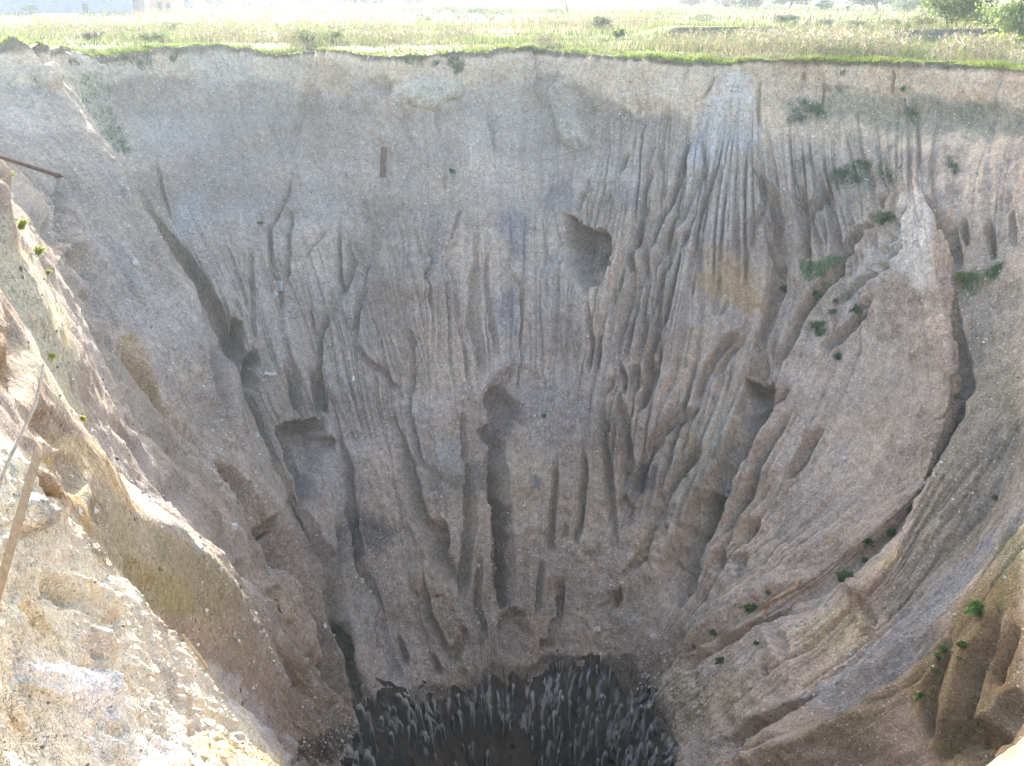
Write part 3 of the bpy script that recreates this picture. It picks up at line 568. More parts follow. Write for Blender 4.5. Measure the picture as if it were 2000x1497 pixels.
# tone patches of the ground, a few with sunlight put in: crop, polygon, colour (linear), strength, softness px
TAN = (.56, .43, .305)
PATCH = [
    (3, [(250, 1180), (420, 1000), (520, 1050), (600, 1250), (560, 1500), (480, 1640), (330, 1600), (240, 1400)], (.36, .27, .19), .0, 20),
    (6, [(130, 640), (240, 600), (380, 680), (500, 760), (520, 900), (440, 1000), (330, 900), (210, 900), (150, 780)], (.42, .28, .15), .75, 22),
    (6, [(80, 640), (160, 630), (170, 680), (90, 700)], (.24, .16, .13), .6, 12),
    (8, [(980, 370), (1100, 380), (1240, 470), (1240, 620), (1100, 740), (990, 740), (970, 600)], (.46, .36, .25), .6, 10),
    (8, [(1250, 380), (1500, 350), (1540, 600), (1500, 900), (1250, 950)], (.42, .34, .25), .45, 25),
    (8, [(1100, 510), (1180, 520), (1170, 590), (1110, 590)], (.18, .16, .15), .7, 5),
    (8, [(550, 480), (880, 420), (880, 600), (600, 620)], (.17, .15, .12), .6, 10),
    (8, [(560, 300), (680, 300), (700, 480), (560, 480)], (.36, .34, .32), .6, 10),
    (8, [(100, 700), (300, 740), (380, 830), (260, 950), (60, 1000), (60, 850)], (.12, .10, .085), .75, 18),
    (8, [(420, 1050), (520, 990), (640, 1080), (650, 1180), (520, 1210), (430, 1150)], (.38, .28, .19), .55, 12),
    (8, [(560, 90), (680, 90), (700, 300), (580, 280)], (.40, .30, .22), .4, 14),
    (8, [(890, 600), (980, 640), (1010, 900), (1000, 1240), (930, 1260), (900, 850)], (.15, .095, .075), .7, 6),
    (8, [(900, 60), (1080, 120), (1060, 260), (960, 380), (890, 300)], (.20, .14, .12), .5, 12),
    (8, [(1650, 430), (1800, 440), (1740, 580), (1640, 600)], (.15, .14, .135), .6, 8),
    (11, [(980, 20), (1160, 0), (1180, 240), (1000, 260)], (.26, .185, .12), .5, 8),
    (5, [(420, 460), (620, 470), (640, 700), (520, 700)], (.25, .22, .22), .4, 20),
    (5, [(860, 500), (960, 430), (1060, 560), (1060, 750), (960, 700)], (.21, .185, .19), .6, 12),
    (5, [(830, 860), (980, 880), (1000, 1100), (900, 1120)], (.22, .195, .2), .5, 12),
    (5, [(1110, 300), (1200, 270), (1290, 330), (1280, 430), (1120, 430)], (.23, .205, .19), .5, 8),
    (5, [(1240, 440), (1320, 500), (1480, 600), (1450, 800), (1400, 840), (1290, 690), (1230, 640)], (.20, .15, .115), .55, 4),
    (5, [(1510, 330), (1650, 320), (1640, 440), (1530, 430)], (.21, .19, .185), .5, 12),
    (5, [(1000, 1000), (1200, 1000), (1230, 1180), (1000, 1200)], (.30, .24, .2), .4, 15),
    (5, [(560, 1150), (680, 1180), (700, 1400), (560, 1400)], (.38, .30, .23), .35, 18),
    (4, [(1000, 150), (1350, 100), (1400, 400), (1250, 560), (1000, 500), (900, 350)], (.27, .22, .2), .35, 40),
    (4, [(900, 400), (1080, 360), (1060, 520), (920, 560)], (.42, .40, .39), .4, 20),
    (1, [(900, 450), (1500, 480), (1500, 700), (950, 700)], (.30, .235, .19), .35, 30),
    (1, [(1020, 300), (1400, 280), (1400, 420), (1150, 460)], (.42, .39, .36), .4, 20),
    (2, [(200, 420), (380, 430), (360, 560), (220, 540)], (.28, .22, .18), .5, 12),
    (2, [(640, 520), (900, 520), (900, 640), (720, 620)], (.25, .22, .2), .4, 12),
    (2, [(390, 440), (720, 440), (700, 560), (540, 620), (400, 560)], (.45, .38, .29), .7, 12),
    (2, [(1230, 480), (1340, 520), (1400, 780), (1260, 800)], (.43, .36, .28), .6, 10),
    (2, [(790, 420), (1250, 430), (1230, 720), (900, 700)], (.42, .36, .29), .4, 25),
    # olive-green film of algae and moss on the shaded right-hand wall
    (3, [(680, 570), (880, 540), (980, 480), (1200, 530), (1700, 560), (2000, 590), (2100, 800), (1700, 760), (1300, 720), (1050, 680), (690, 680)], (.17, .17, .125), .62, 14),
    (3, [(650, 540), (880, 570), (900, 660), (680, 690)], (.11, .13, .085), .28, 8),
    (6, [(870, 240), (1050, 150), (1100, 200), (1260, 200), (1240, 290), (1040, 300), (880, 300)], (.07, .10, .05), .28, 8),
    (6, [(660, 140), (760, 130), (770, 190), (700, 210)], (.12, .13, .09), .5, 10),
    (6, [(700, 740), (800, 690), (940, 680), (900, 760), (760, 830)], (.08, .13, .05), .25, 9),
    (6, [(1540, 790), (1640, 780), (1800, 720), (1760, 800), (1640, 900), (1570, 880)], (.08, .12, .045), .25, 9),
    (6, [(1430, 330), (1560, 320), (1560, 380), (1440, 390)], (.17, .15, .12), .5, 12),
    (6, [(1500, 480), (1905, 380), (1905, 740), (1560, 740)], (.25, .225, .185), .4, 30),
    (6, [(1580, 900), (1905, 780), (1905, 1497), (1640, 1497)], (.215, .19, .14), .6, 30),
    (9, [(1700, -60), (2000, -60), (2000, 420), (1850, 700), (1500, 1050), (1250, 1286), (1150, 1286), (1350, 800), (1420, 620), (1520, 380), (1640, 190)], (.215, .185, .135), .6, 16),
    (9, [(2000, 420), (2000, 760), (1830, 900), (1700, 1050), (1580, 1200), (1480, 1286), (1250, 1286), (1500, 1050), (1850, 700)], (.27, .26, .25), .6, 8),
    (12, [(1700, 0), (1650, 200), (1350, 560), (1000, 720), (700, 800), (900, 650), (1300, 300), (1550, 60)], (.30, .29, .28), .6, 8),
    (9, [(1830, 870), (2000, 760), (2000, 1286), (1640, 1286), (1720, 1150)], (.19, .18, .085), .5, 12),
    (12, [(1690, 200), (2000, 0), (2000, 1143), (1500, 1143), (1350, 700)], (.24, .17, .085), .75, 14),
    (12, [(1880, 440), (2000, 330), (2000, 560), (1880, 760), (1800, 740)], (.30, .18, .07), .6, 12),
    (12, [(1000, 700), (1340, 600), (1350, 800), (1080, 1040), (760, 1020), (720, 900)], (.27, .21, .13), .6, 10),
    (12, [(740, 90), (660, 170), (520, 250), (480, 310), (560, 300), (640, 220), (760, 120)], (.38, .22, .10), .7, 4),
    (12, [(1020, 180), (1150, 350), (1080, 450), (800, 520), (700, 420), (900, 260)], (.40, .32, .19), .6, 6),
    (12, [(0, 680), (420, 620), (540, 560), (400, 760), (260, 920), (60, 1030)], (.36, .28, .17), .5, 12),
    (9, [(1180, 700), (900, 850), (870, 900), (1000, 830), (1120, 750)], (.42, .28, .15), .7, 4),
    (9, [(1320, 880), (1280, 900), (1050, 1080), (1100, 1100), (1320, 950)], (.44, .35, .2), .6, 5),
    (9, [(620, 560), (640, 620), (330, 860), (330, 780), (440, 640), (560, 480)], (.34, .27, .18), .4, 10),
    (8, [(1650, 720), (1850, 820), (1800, 1000), (1700, 1050)], (.40, .32, .2), .45, 15),
    (9, [(380, 0), (440, 180), (330, 380), (150, 640), (0, 760), (0, 300)], (.37, .325, .24), .5, 25),
    (6, [(1230, 350), (1340, 325), (1410, 480), (1430, 780), (1380, 900), (1230, 740), (1000, 900), (900, 960), (1080, 700), (1200, 480)], (.60, .54, .47), .62, 14),
    (3, [(330, 430), (420, 385), (520, 520), (520, 760), (300, 900), (60, 900), (180, 620)], (.50, .47, .44), .5, 16),
    (6, [(0, 300), (300, 60), (400, 300), (330, 620), (0, 900)], (.44, .40, .35), .35, 25),
    # ochre and yellow clays of the left spurs, and painted sunlight along their crests
    (4, [(600, 1090), (720, 1090), (780, 1200), (850, 1400), (930, 1497), (860, 1497), (700, 1330)], (.30, .205, .10), .75, 8),
    (4, [(0, 1040), (90, 1130), (110, 1300), (60, 1400), (0, 1330)], (.30, .19, .09), .6, 10),
    (4, [(250, 870), (330, 1000), (380, 1150), (370, 1210), (330, 1110), (280, 980)], (.55, .38, .14), .7, 5),
    (4, [(100, 560), (190, 700), (170, 690), (90, 600)], (.45, .34, .12), .5, 6),
    (4, [(380, 1230), (480, 1260), (520, 1430), (450, 1497), (400, 1380)], (.22, .165, .12), .6, 12),
    (4, [(190, 640), (300, 660), (420, 900), (520, 1060), (430, 960), (280, 780)], (.27, .21, .165), .45, 12),
    (4, [(0, 430), (60, 470), (340, 960), (430, 1400), (400, 1497), (240, 1330), (140, 1030), (0, 680)], (.50, .46, .34), .5, 14),
    (4, [(0, 600), (70, 640), (220, 850), (330, 1150), (440, 1497), (330, 1497), (180, 1200), (90, 900), (0, 700)], (.52, .47, .33), .5, 10),  # bright sunlit band of the crest, put into the colour
    (7, [(350, 250), (540, 340), (640, 470), (720, 570), (800, 690), (720, 730), (560, 560), (420, 430), (330, 330)], (.42, .31, .16), .7, 6),
    (7, [(400, 420), (700, 700), (900, 740), (1050, 800), (1200, 960), (1480, 1286), (820, 1286), (640, 1050), (480, 880), (420, 640)], (.30, .26, .165), .75, 14),
    (7, [(700, 500), (1000, 700), (1180, 900), (1110, 930), (900, 740), (780, 640)], (.40, .39, .385), .5, 12),
    (7, [(430, 620), (520, 800), (460, 820), (370, 640), (330, 500), (240, 430), (230, 380), (340, 440)], (.42, .28, .10), .6, 8),
    (7, [(700, 950), (1100, 1100), (1100, 1286), (850, 1286)], (.33, .27, .12), .5, 20),
    (10, [(1100, 250), (1400, 330), (1500, 600), (1300, 560), (1150, 420)], (.32, .27, .15), .35, 20),
    # the near, pale clay and gypsum slope, with sun glare painted on it
    (7, [(0, 270), (200, 380), (350, 620), (480, 880), (640, 1050), (830, 1286), (-900, 1286), (-900, 0)], (.72, .665, .53), .95, 8),
    (10, [(-900, 0), (520, 0), (660, 130), (800, 260), (900, 400), (1140, 570), (1300, 700), (1480, 940), (1640, 1143), (-900, 1200)], (.72, .665, .53), .95, 6),
    (10, [(100, 540), (350, 560), (600, 660), (680, 780), (690, 900), (560, 900), (300, 740), (120, 640)], (.80, .79, .78), .8, 14),  # white where the sun burns the slope out, put into the colour
    (10, [(440, 960), (560, 980), (1000, 1000), (1100, 1143), (600, 1143)], (.76, .74, .70), .6, 14),
    (10, [(1010, 950), (1200, 980), (1600, 1080), (1660, 1143), (1120, 1143), (1030, 1040)], (.50, .38, .20), .7, 8),
    (10, [(560, 600), (700, 720), (720, 820), (640, 740)], (.55, .42, .20), .5, 8),
    (10, [(450, 370), (580, 400), (610, 560), (500, 540)], (.62, .56, .50), .6, 8),
    (10, [(0, 700), (200, 830), (180, 1000), (0, 900)], (.58, .44, .26), .5, 16),
    (10, [(180, 150), (330, 280), (400, 470), (280, 440), (150, 250)], (.55, .42, .22), .4, 12),
    (7, [(170, 640), (260, 600), (330, 700), (310, 800), (220, 830)], (.36, .34, .31), .75, 6),
    (10, [(1120, 560), (1300, 640), (1500, 820), (1650, 1000), (1740, 1143), (1620, 1100), (1440, 900), (1240, 700)], (.55, .54, .56), .6, 10),
    # damp brown soil around the hole
    (11, [(0, 640), (300, 580), (560, 400), (830, 370), (930, 290), (1010, 262), (1150, 270), (1240, 220), (1400, 240), (1700, 225), (1780, 420), (1900, 640), (1880, 900), (1500, 560), (1200, 500), (500, 600), (100, 800), (-60, 760)], (.105, .078, .058), .85, 6),
    (11, [(1660, 500), (1830, 430), (1900, 560), (1750, 600)], (.10, .085, .065), .6, 8),
    (11, [(60, 150), (170, 0), (240, 250), (250, 460), (200, 420)], (.17, .145, .12), .5, 10),
]

def detail(P, U, fine):
    """displace the macro surface; returns the final points and their ground colour"""
    N = grid_normals(P)
    px, py, dep = project(P)
    zb, zs = visible_mask(P, px, py, dep)
    vis = vis_of(zb, zs, px, py, dep)
    view = CAM - P; view /= np.linalg.norm(view, axis=-1, keepdims=True)
    facing = sstep(.02, .14, (N * view).sum(-1))
    # wobble of the traced lines
    wx = 5.0 * vnoise(P[..., 0] * .9, P[..., 1] * .9, P[..., 2] * .9) + 3.0 * vnoise(P[..., 0] * 2.7, P[..., 1] * 2.7, P[..., 2] * 2.7 + 9)
    wy = 5.0 * vnoise(P[..., 0] * .9 + 40, P[..., 1] * .9, P[..., 2] * .9) + 3.0 * vnoise(P[..., 0] * 2.7 + 40, P[..., 1] * 2.7, P[..., 2] * 2.7)
    wx, wy = wx * .5, wy * .5
    qx, qy = px + wx, py + wy
    mpp = np.maximum(dep, 3) / FPX
    # lumps
    d = .55 * fbm(P, .16, 3, .5) + .16 * fbm(P, .75, 3, .55)
    d = d * np.clip((dep - 10) / 38, .22, 1)
    d += .07 * (fbm(P, 2.6, 2, .65) * (np.clip((dep - 5) / 45, .35, 1) if fine == 1 else .65) + .42 * fbm(P + 8, 10.7, 2, .65) * (sstep(26, 46, dep) if fine == 1 else .65))
    # erosion runnels down the fall line
    z0 = P[0, :, 2][None, :]
    v = (z0 - P[..., 2]) / 35.0
    K = np.interp(U, np.arange(len(ARC)), ARC)[None, :] + 0 * v if fine == 1 else U[None, :] * 5 + 0 * v
    wob = .5 * vnoise(K * .22, v * 4, 0 * v + 3) + .16 * vnoise(K * .9, v * 13, 0 * v + 5)
    amp_n = sstep(-.35, .5, vnoise(P[..., 0] * .11 + 7, P[..., 1] * .11, P[..., 2] * .13))
    rill = np.zeros_like(v)
    for fr, wd, dp in ((.75, .2, .50), (1.7, .26, .38), (3.6, .38, .2)):
        n = np.abs(vnoise((K + wob) * fr * (1 + 0 * v), v * 3.2 * (1 + .3 * fr), 0 * v + fr * 7))
        rill = rill - dp * np.clip(1 - n / wd, 0, 1) ** 1.1
    def boost(cx, cy, rx, ry):
        return np.exp(-(((px - cx) / rx) ** 2 + ((py - cy) / ry) ** 2))
    strong = 2.3 * boost(1330, 420, 190, 300) + 1.6 * boost(1640, 400, 160, 120) + .8 * boost(1930, 420, 90, 110) + 1.2 * boost(1330, 850, 130, 160) + .9 * boost(1560, 700, 150, 150) + .5 * boost(900, 620, 220, 250)
    weak = 1 - .75 * np.clip(boost(1700, 900, 190, 220) + .75 * boost(450, 330, 260, 170) + .7 * boost(720, 350, 160, 140) + boost(620, 1180, 100, 220) + boost(1560, 1420, 220, 140) + boost(1330, 1400, 120, 120), 0, 1)
    weak = weak * np.where(px < 760, sstep(26, 50, dep), 1) * (.25 + .75 * facing)
    d += rill * (.7 * amp_n * weak + np.clip(strong, 0, 2.4) * .6 * (.35 + .65 * weak)) * sstep(.03, .14, v) * (1 if fine == 1 else .22)
    # near slope: streaky crumbly crust
    if fine > 1:
        s1 = P[..., 0] * 1.3 + P[..., 1] * .5 + P[..., 2] * .4
        s2 = P[..., 1] * .8 - P[..., 2] * .8
        st = fbm(np.stack([s1 * 2.8, s2 * 1.0, P[..., 0] * .3], -1), 1.0, 3, .45)
        cr = np.abs(fbm(np.stack([s1 * 5, s2 * 2.2, P[..., 0]], -1), 1.0, 2, .5))
        rough = sstep(-.5, .4, fbm(P + 3, .8, 2, .5))
        d += .085 * st - (.015 + .06 * rough) * sstep(.2, .03, cr)
        d += (.010 + .03 * rough) * fbm(P, 8.0, 2, .6)
        d += .05 * np.abs(fbm(P + 4, 2.2, 3, .55)) * rough
    # traced gullies
    for c, pts, w, dp in GULLIES:
        poly = px_of(c, pts)
        I = box_pick(qx, qy, poly, 60 if fine == 1 else 90, vis)
        if len(I[0]) == 0: continue
        q, t = seg_dist(qx[I], qy[I], poly)
        m = q * mpp[I]
        taper = np.clip(t * 3.5 + .06, 0, 1) * np.clip((1 - t) * 5 + .15, 0, 1)
        left = c in (4, 7, 10, 1) and fine == 1
        ww = w * (.75 if left else .85) * (.55 + .45 * taper) * (1 + .3 * wx[I] / 5)
        ww = np.maximum(ww, .15 if fine == 1 else .03)
        prof = np.clip(1 - m / ww, 0, 1) ** .8
        lip = .07 * np.exp(-((m - ww * 1.3) / (.35 * ww)) ** 2)
        d[I] += facing[I] * taper * (dp * ((.9 + 1.2 * sstep(26, 44, dep[I])) if left else (2.1 if fine == 1 else 1.3)) + (.15 if fine == 1 and not left else 0)) * (lip - prof)
    hx = 6 * vnoise(P[..., 0] * .5 + 3, P[..., 1] * .5, P[..., 2] * .5) * mpp * 30; hy = 6 * vnoise(P[..., 0] * .5 + 60, P[..., 1] * .5, P[..., 2] * .5) * mpp * 30
    hollow_shade = np.zeros_like(d); hd = np.zeros_like(d)
    for c, pts, dp, edge, sl in HOLLOWS:
        poly = px_of(c, pts)
        I = box_pick(qx, qy, poly, 10, vis)
        if len(I[0]) == 0: continue
        x, y = qx[I] + 1.8 * wx[I] + .8 * hx[I], qy[I] + 1.8 * wy[I] + .8 * hy[I]
        ins = inside(x, y, poly)
        q, _ = seg_dist(x, y, poly, True)
        soft = 1.0 if (fine > 1 or dp == 1.5) else (1.5 if c in (4, 7, 9) else 2.6)
        k = np.where(ins, np.clip(q * mpp[I] / (edge * soft), 0, 1) ** (1.0 if soft > 1 else .7), 0)
        if (c, pts[0]) in FADE:
            k = k * sstep(FADE[(c, pts[0])][0], FADE[(c, pts[0])][1], x)
        f = (y - poly[:, 1].min()) / (poly[:, 1].max() - poly[:, 1].min())
        hd[I] += facing[I] * k * dp * ((2.5 if c in (4, 7, 10) else 2.0) if fine == 1 else 1.0) * (1 - sl * np.clip(f, 0, 1))
        hollow_shade[I] = np.maximum(hollow_shade[I], k * .8)
    for c, pts, hgt, edge in BUMPS:
        poly = px_of(c, pts)
        I = box_pick(qx, qy, poly, 10, vis)
        if len(I[0]) == 0: continue
        ins = inside(qx[I], qy[I], poly)
        q, _ = seg_dist(qx[I], qy[I], poly, True)
        d[I] += facing[I] * np.where(ins, hgt * np.sqrt(np.clip(q * mpp[I] / edge, 0, 1)), 0)
    # the two borders and the foot stay put enough to meet their neighbours
    r = np.arange(P.shape[1]); e = np.minimum(r, P.shape[1] - 1 - r) / 12.0
    d *= np.clip(e, 0, 1)[None, :]
    d *= sstep(-.004, .03, v) * .5 + .5
    d += (.9 * vnoise(P[..., 0] * .22, P[..., 1] * .22 + 8) + .4 * vnoise(P[..., 0] * 1.1, P[..., 1] * 1.1) + .22 * vnoise(P[..., 0] * 2.9, P[..., 1] * 2.9)) * (1 - sstep(0, .1, v)) * np.clip(e, 0, 1)[None, :] * sstep(12, 30, P[..., 1])
    Hd = -N * np.array([1, 1, 0]); Hd /= np.maximum(np.linalg.norm(Hd, axis=-1, keepdims=True), .2); Hd[..., 2] = -.3
    Q = P + N * d[..., None] + Hd * (hd * np.clip(e, 0, 1)[None, :])[..., None]
    # ---------------- ground colour
    n1 = fbm(P, .13, 3, .55)[..., None]; n2 = fbm(P + 31, .45, 3, .6)[..., None]
    col = np.array([.402, .315, .242]) * (1 + .28 * n1) + n2 * np.array([.020, .010, .0])
    blue = sstep(.1, .9, fbm(P + 77, .2, 3, .5))[..., None]
    col = col * (1 - .30 * blue) + np.array([.35, .32, .305]) * .30 * blue
    brn = sstep(.15, .9, fbm(P - 55, .33, 3, .55))[..., None]
    col = col * (1 - .5 * brn) + np.array([.27, .195, .145]) * .5 * brn
    strata = .07 * vnoise(0 * v, 0 * v, P[..., 2] * .9 + .5 * vnoise(P[..., 0] * .12, P[..., 1] * .12)) + .05 * vnoise(0 * v + 9, 0 * v, P[..., 2] * 3.1 + .6 * vnoise(P[..., 0] * .3, P[..., 1] * .3))
    col = col * (1 + strata[..., None] * (1 if fine == 1 else .5))
    vst = vnoise((K + .4 * wob) * 2.6, v * 2.2, 0 * v + 21) + .6 * vnoise((K + .4 * wob) * 7.5, v * 5, 0 * v + 2)
    col = col * (1 + (.10 if fine == 1 else .03) * vst[..., None] * sstep(.02, .1, v)[..., None])
    # clay band under the turf, above it thin dark topsoil with the sod's shadow painted in
    zz = z0 - P[..., 2]
    edge_n = .8 * vnoise(P[..., 0] * .35, P[..., 1] * .35) + .4 * vnoise(P[..., 0] * 1.3, P[..., 1] * 1.3)
    rightness = sstep(1150, 1350, px)
    thick = 2.3 + 1.9 * rightness + edge_n
    clay = (1 - sstep(thick - .35, thick + .35, zz)) * sstep(20, 40, P[..., 1])
    col = col * (1 - .85 * clay[..., None]) + (np.array(TAN) * (1 + .14 * n2)) * .85 * clay[..., None]
    top = (1 - sstep(.16, .5, zz + .2 * edge_n))[..., None]
    col = col * (1 - .8 * top) + np.array([.085, .07, .045]) * .8 * top
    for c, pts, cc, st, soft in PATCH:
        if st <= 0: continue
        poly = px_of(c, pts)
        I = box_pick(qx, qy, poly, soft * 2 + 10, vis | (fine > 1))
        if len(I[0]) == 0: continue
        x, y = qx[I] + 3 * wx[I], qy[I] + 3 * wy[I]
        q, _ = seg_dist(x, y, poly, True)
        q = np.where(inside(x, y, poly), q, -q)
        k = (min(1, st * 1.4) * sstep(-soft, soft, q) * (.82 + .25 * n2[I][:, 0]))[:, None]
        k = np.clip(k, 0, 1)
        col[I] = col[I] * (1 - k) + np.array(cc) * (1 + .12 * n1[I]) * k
    if fine > 1:
        hid = np.clip(sstep(8, 2, P[..., 1]), 0, 1)[..., None]
        col = col * (1 - hid) + np.array([.55, .5, .38]) * hid
        ox = sstep(.25, .95, fbm(P * np.array([1.0, .6, .6]) + 5, 1.1, 3, .6))[..., None]
        col = col * (1 - .45 * ox) + np.array([.50, .42, .28]) * .45 * ox
        gy = sstep(.3, .9, fbm(P + 19, 1.7, 3, .6))[..., None]
        col = col * (1 - .35 * gy) + np.array([.46, .43, .37]) * .3 * gy
    shade_mix = hollow_shade[..., None] * .35  # hollows darkened, their shade mixed into the ground colour
    col = col * (1 - shade_mix) + np.array([.15, .12, .10]) * shade_mix
    return Q, np.clip(col, .01, .9)

main_mers = [M_CD, M_C, M_CB, M_B, M_G2, M_AM, M_A, M_V1] + FAR + [M_R1, M_EW, M_E, M_EF, M_F, M_FG, M_G, M_H, M_I, M_N]
main_cols = [60, 28, 28, 50, 60, 55, 22] + [75, 75, 80, 72, 66, 66, 66, 62, 52] + [40, 82, 74, 44, 66, 56, 64, 60, 40, 30]
main_cols = [int(c_ * 1.26) for c_ in main_cols[:len(main_mers) - 1]]
# metric coordinate along the wall at mid height for the runnels
mid = np.stack([sample_mer(M, np.array([.35]))[0] for M in main_mers])
ARC = np.concatenate([[0], np.cumsum(np.linalg.norm(np.diff(mid[:, :2], axis=0), axis=1))])
NV = 405
vv = np.linspace(0, 1, NV)
vv = vv * .92 + .08 * vv ** 2
Pm, Um = loft(main_mers, main_cols, vv, 6)
Pm, colm = detail(Pm, Um, 1)
near_mers = [M_N, M_D1, M_DM, M_DC, M_CD]
vn = np.linspace(0, 1, 800) ** 1.75
Pn, Un = loft(near_mers, [24, 120, 160, 50], vn, 5)
Pn, coln = detail(Pn, Un, 2.6)

crater = mesh_obj('crater_wall', Pm.reshape(-1, 3), grid_faces(*Pm.shape[:2]), MAT['soil'], smooth=True)
vcolor(crater, colm.reshape(-1, 3)); tag(crater, kind='structure')
crater.data.materials.append(MAT['spur_soil'])
cidx = np.arange(Pm.shape[1] - 1)
near_c = (cidx < sum(main_cols[:4])) | (cidx > sum(main_cols[:-4]))
crater.data.polygons.foreach_set('material_index', np.tile(near_c.astype(np.int32), Pm.shape[0] - 1))
near_slope = mesh_obj('near_slope', Pn.reshape(-1, 3), grid_faces(*Pn.shape[:2]), MAT['near_soil'], smooth=True)
vcolor(near_slope, coln.reshape(-1, 3)); tag(near_slope, kind='structure')
print('crater', Pm.shape, Pn.shape)

# ------------------------------------------------------------------ field beyond the rim
def field_h(x, y):
    h = .22 * vnoise(x * .05, y * .05) + .12 * vnoise(x * .17 + 9, y * .17) + .05 * vnoise(x * .6, y * .6)
    h = h + 2.3 * sstep(26, 4, y) * sstep(60, 30, np.hypot(x, y))
    def ledge(x0, x1, y0, hgt, depth):
        return hgt * sstep(x0 - 2, x0 + 1, x) * sstep(x1 + 2, x1 - 1, x) * sstep(y0 - .25, y0 + .25, y) * sstep(y0 + depth, y0 + 1, y)
    h = h + ledge(15.5, 27, 104, 1.0, 22) + ledge(33, 47, 92, 1.05, 20)
    h = h + 1.1 * np.exp(-(((x + 14) / 26) ** 2 + ((y - 205) / 12) ** 2)) + .5 * np.exp(-(((x - 6) / 12) ** 2 + ((y - 190) / 6) ** 2))
    h = h - 26 * sstep(170, 420, y) * sstep(.38, .55, x / np.maximum(y, 1))
    return h

top = np.concatenate([Pm[0], Pn[0][1:]], 0)[::3]          # closed loop round the rim
MAT['field'] = soil_material('field_soil', .4, .6)
offs = np.concatenate([np.arange(0, 4, .16), np.arange(4, 75, .65), np.geomspace(75, 1500, 34)])
ctr = np.array([0, 42.0])
rad = top[:, :2] - ctr
rad /= np.linalg.norm(rad, axis=1, keepdims=True)
FP = np.zeros((len(offs), len(top), 3))
for i, o in enumerate(offs):
    xy = top[:, :2] + rad * o
    hz = field_h(xy[:, 0], xy[:, 1])
    k = sstep(0, 6, np.full(len(top), o))
    FP[i, :, :2] = xy
    FP[i, :, 2] = top[:, 2] * (1 - k) + hz * k
fg = np.stack([FP[..., 0], FP[..., 1], 0 * FP[..., 0]], -1)
nf = fbm(fg, .06, 4, .55)[..., None]; nf2 = fbm(fg, .5, 3, .6)[..., None]
g = sstep(-.5, .5, nf + .4 * nf2)
fcol = np.array([.095, .125, .035]) * g + np.array([.20, .18, .105]) * (1 - g)
path = np.exp(-((FP[..., 1] - 118 - .04 * FP[..., 0]) / 3.5) ** 2) * sstep(10, -5, FP[..., 0]) * sstep(-60, -40, FP[..., 0])
path = path + sstep(225, 235, FP[..., 1]) * sstep(-60, -75, FP[..., 0]) * .7
path = np.clip(path, 0, 1)[..., None]
steep = sstep(.35, .9, np.abs(field_h(FP[..., 0], FP[..., 1] + .2) - field_h(FP[..., 0], FP[..., 1] - .2)) / .4)[..., None]
fcol = fcol * (1 - steep) + np.array([.13, .095, .075]) * steep
fcol = fcol * (1 - .8 * path) + np.array([.46, .42, .36]) * .8 * path
nearg = (sstep(45, 20, np.hypot(FP[..., 0], FP[..., 1])) * sstep(.45, -.1, nf[..., 0]))[..., None]
fcol = fcol * (1 - .8 * nearg) + np.array([.36, .31, .21]) * .8 * nearg
field = mesh_obj('field', FP.reshape(-1, 3), grid_faces(*FP.shape[:2]), MAT['field'], smooth=True)
vcolor(field, fcol.reshape(-1, 3)); tag(field, kind='structure')
#@@REST@@
# ------------------------------------------------------------------ rock-salt pit under the soil
MAT['salt'], nt, b = new_mat('rock_salt')
tc = nd(nt, 'ShaderNodeTexCoord'); at_ = nd(nt, 'ShaderNodeAttribute', attribute_name='tint')
mp = nd(nt, 'ShaderNodeMapping'); mp.inputs['Scale'].default_value = (5, 5, .9)
nt.links.new(tc.outputs['Object'], mp.inputs['Vector'])
n1 = nd(nt, 'ShaderNodeTexNoise', Scale=1.6, Detail=4.0, Roughness=.7); nt.links.new(mp.outputs[0], n1.inputs['Vector'])
c = mixc(nt, 'MULTIPLY', 1.0, at_.outputs['Color'], ramp(nt, n1.outputs['Fac'], [(.3, .65), (.52, 1.0), (.75, 1.3)]))
nt.links.new(c, b.inputs['Base Color']); b.inputs['Roughness'].default_value = .62; b.inputs['Specular IOR Level'].default_value = .4
bm_ = nd(nt, 'ShaderNodeBump', Strength=.7, Distance=.12); nt.links.new(n1.outputs['Fac'], bm_.inputs['Height']); nt.links.new(bm_.outputs[0], b.inputs['Normal'])

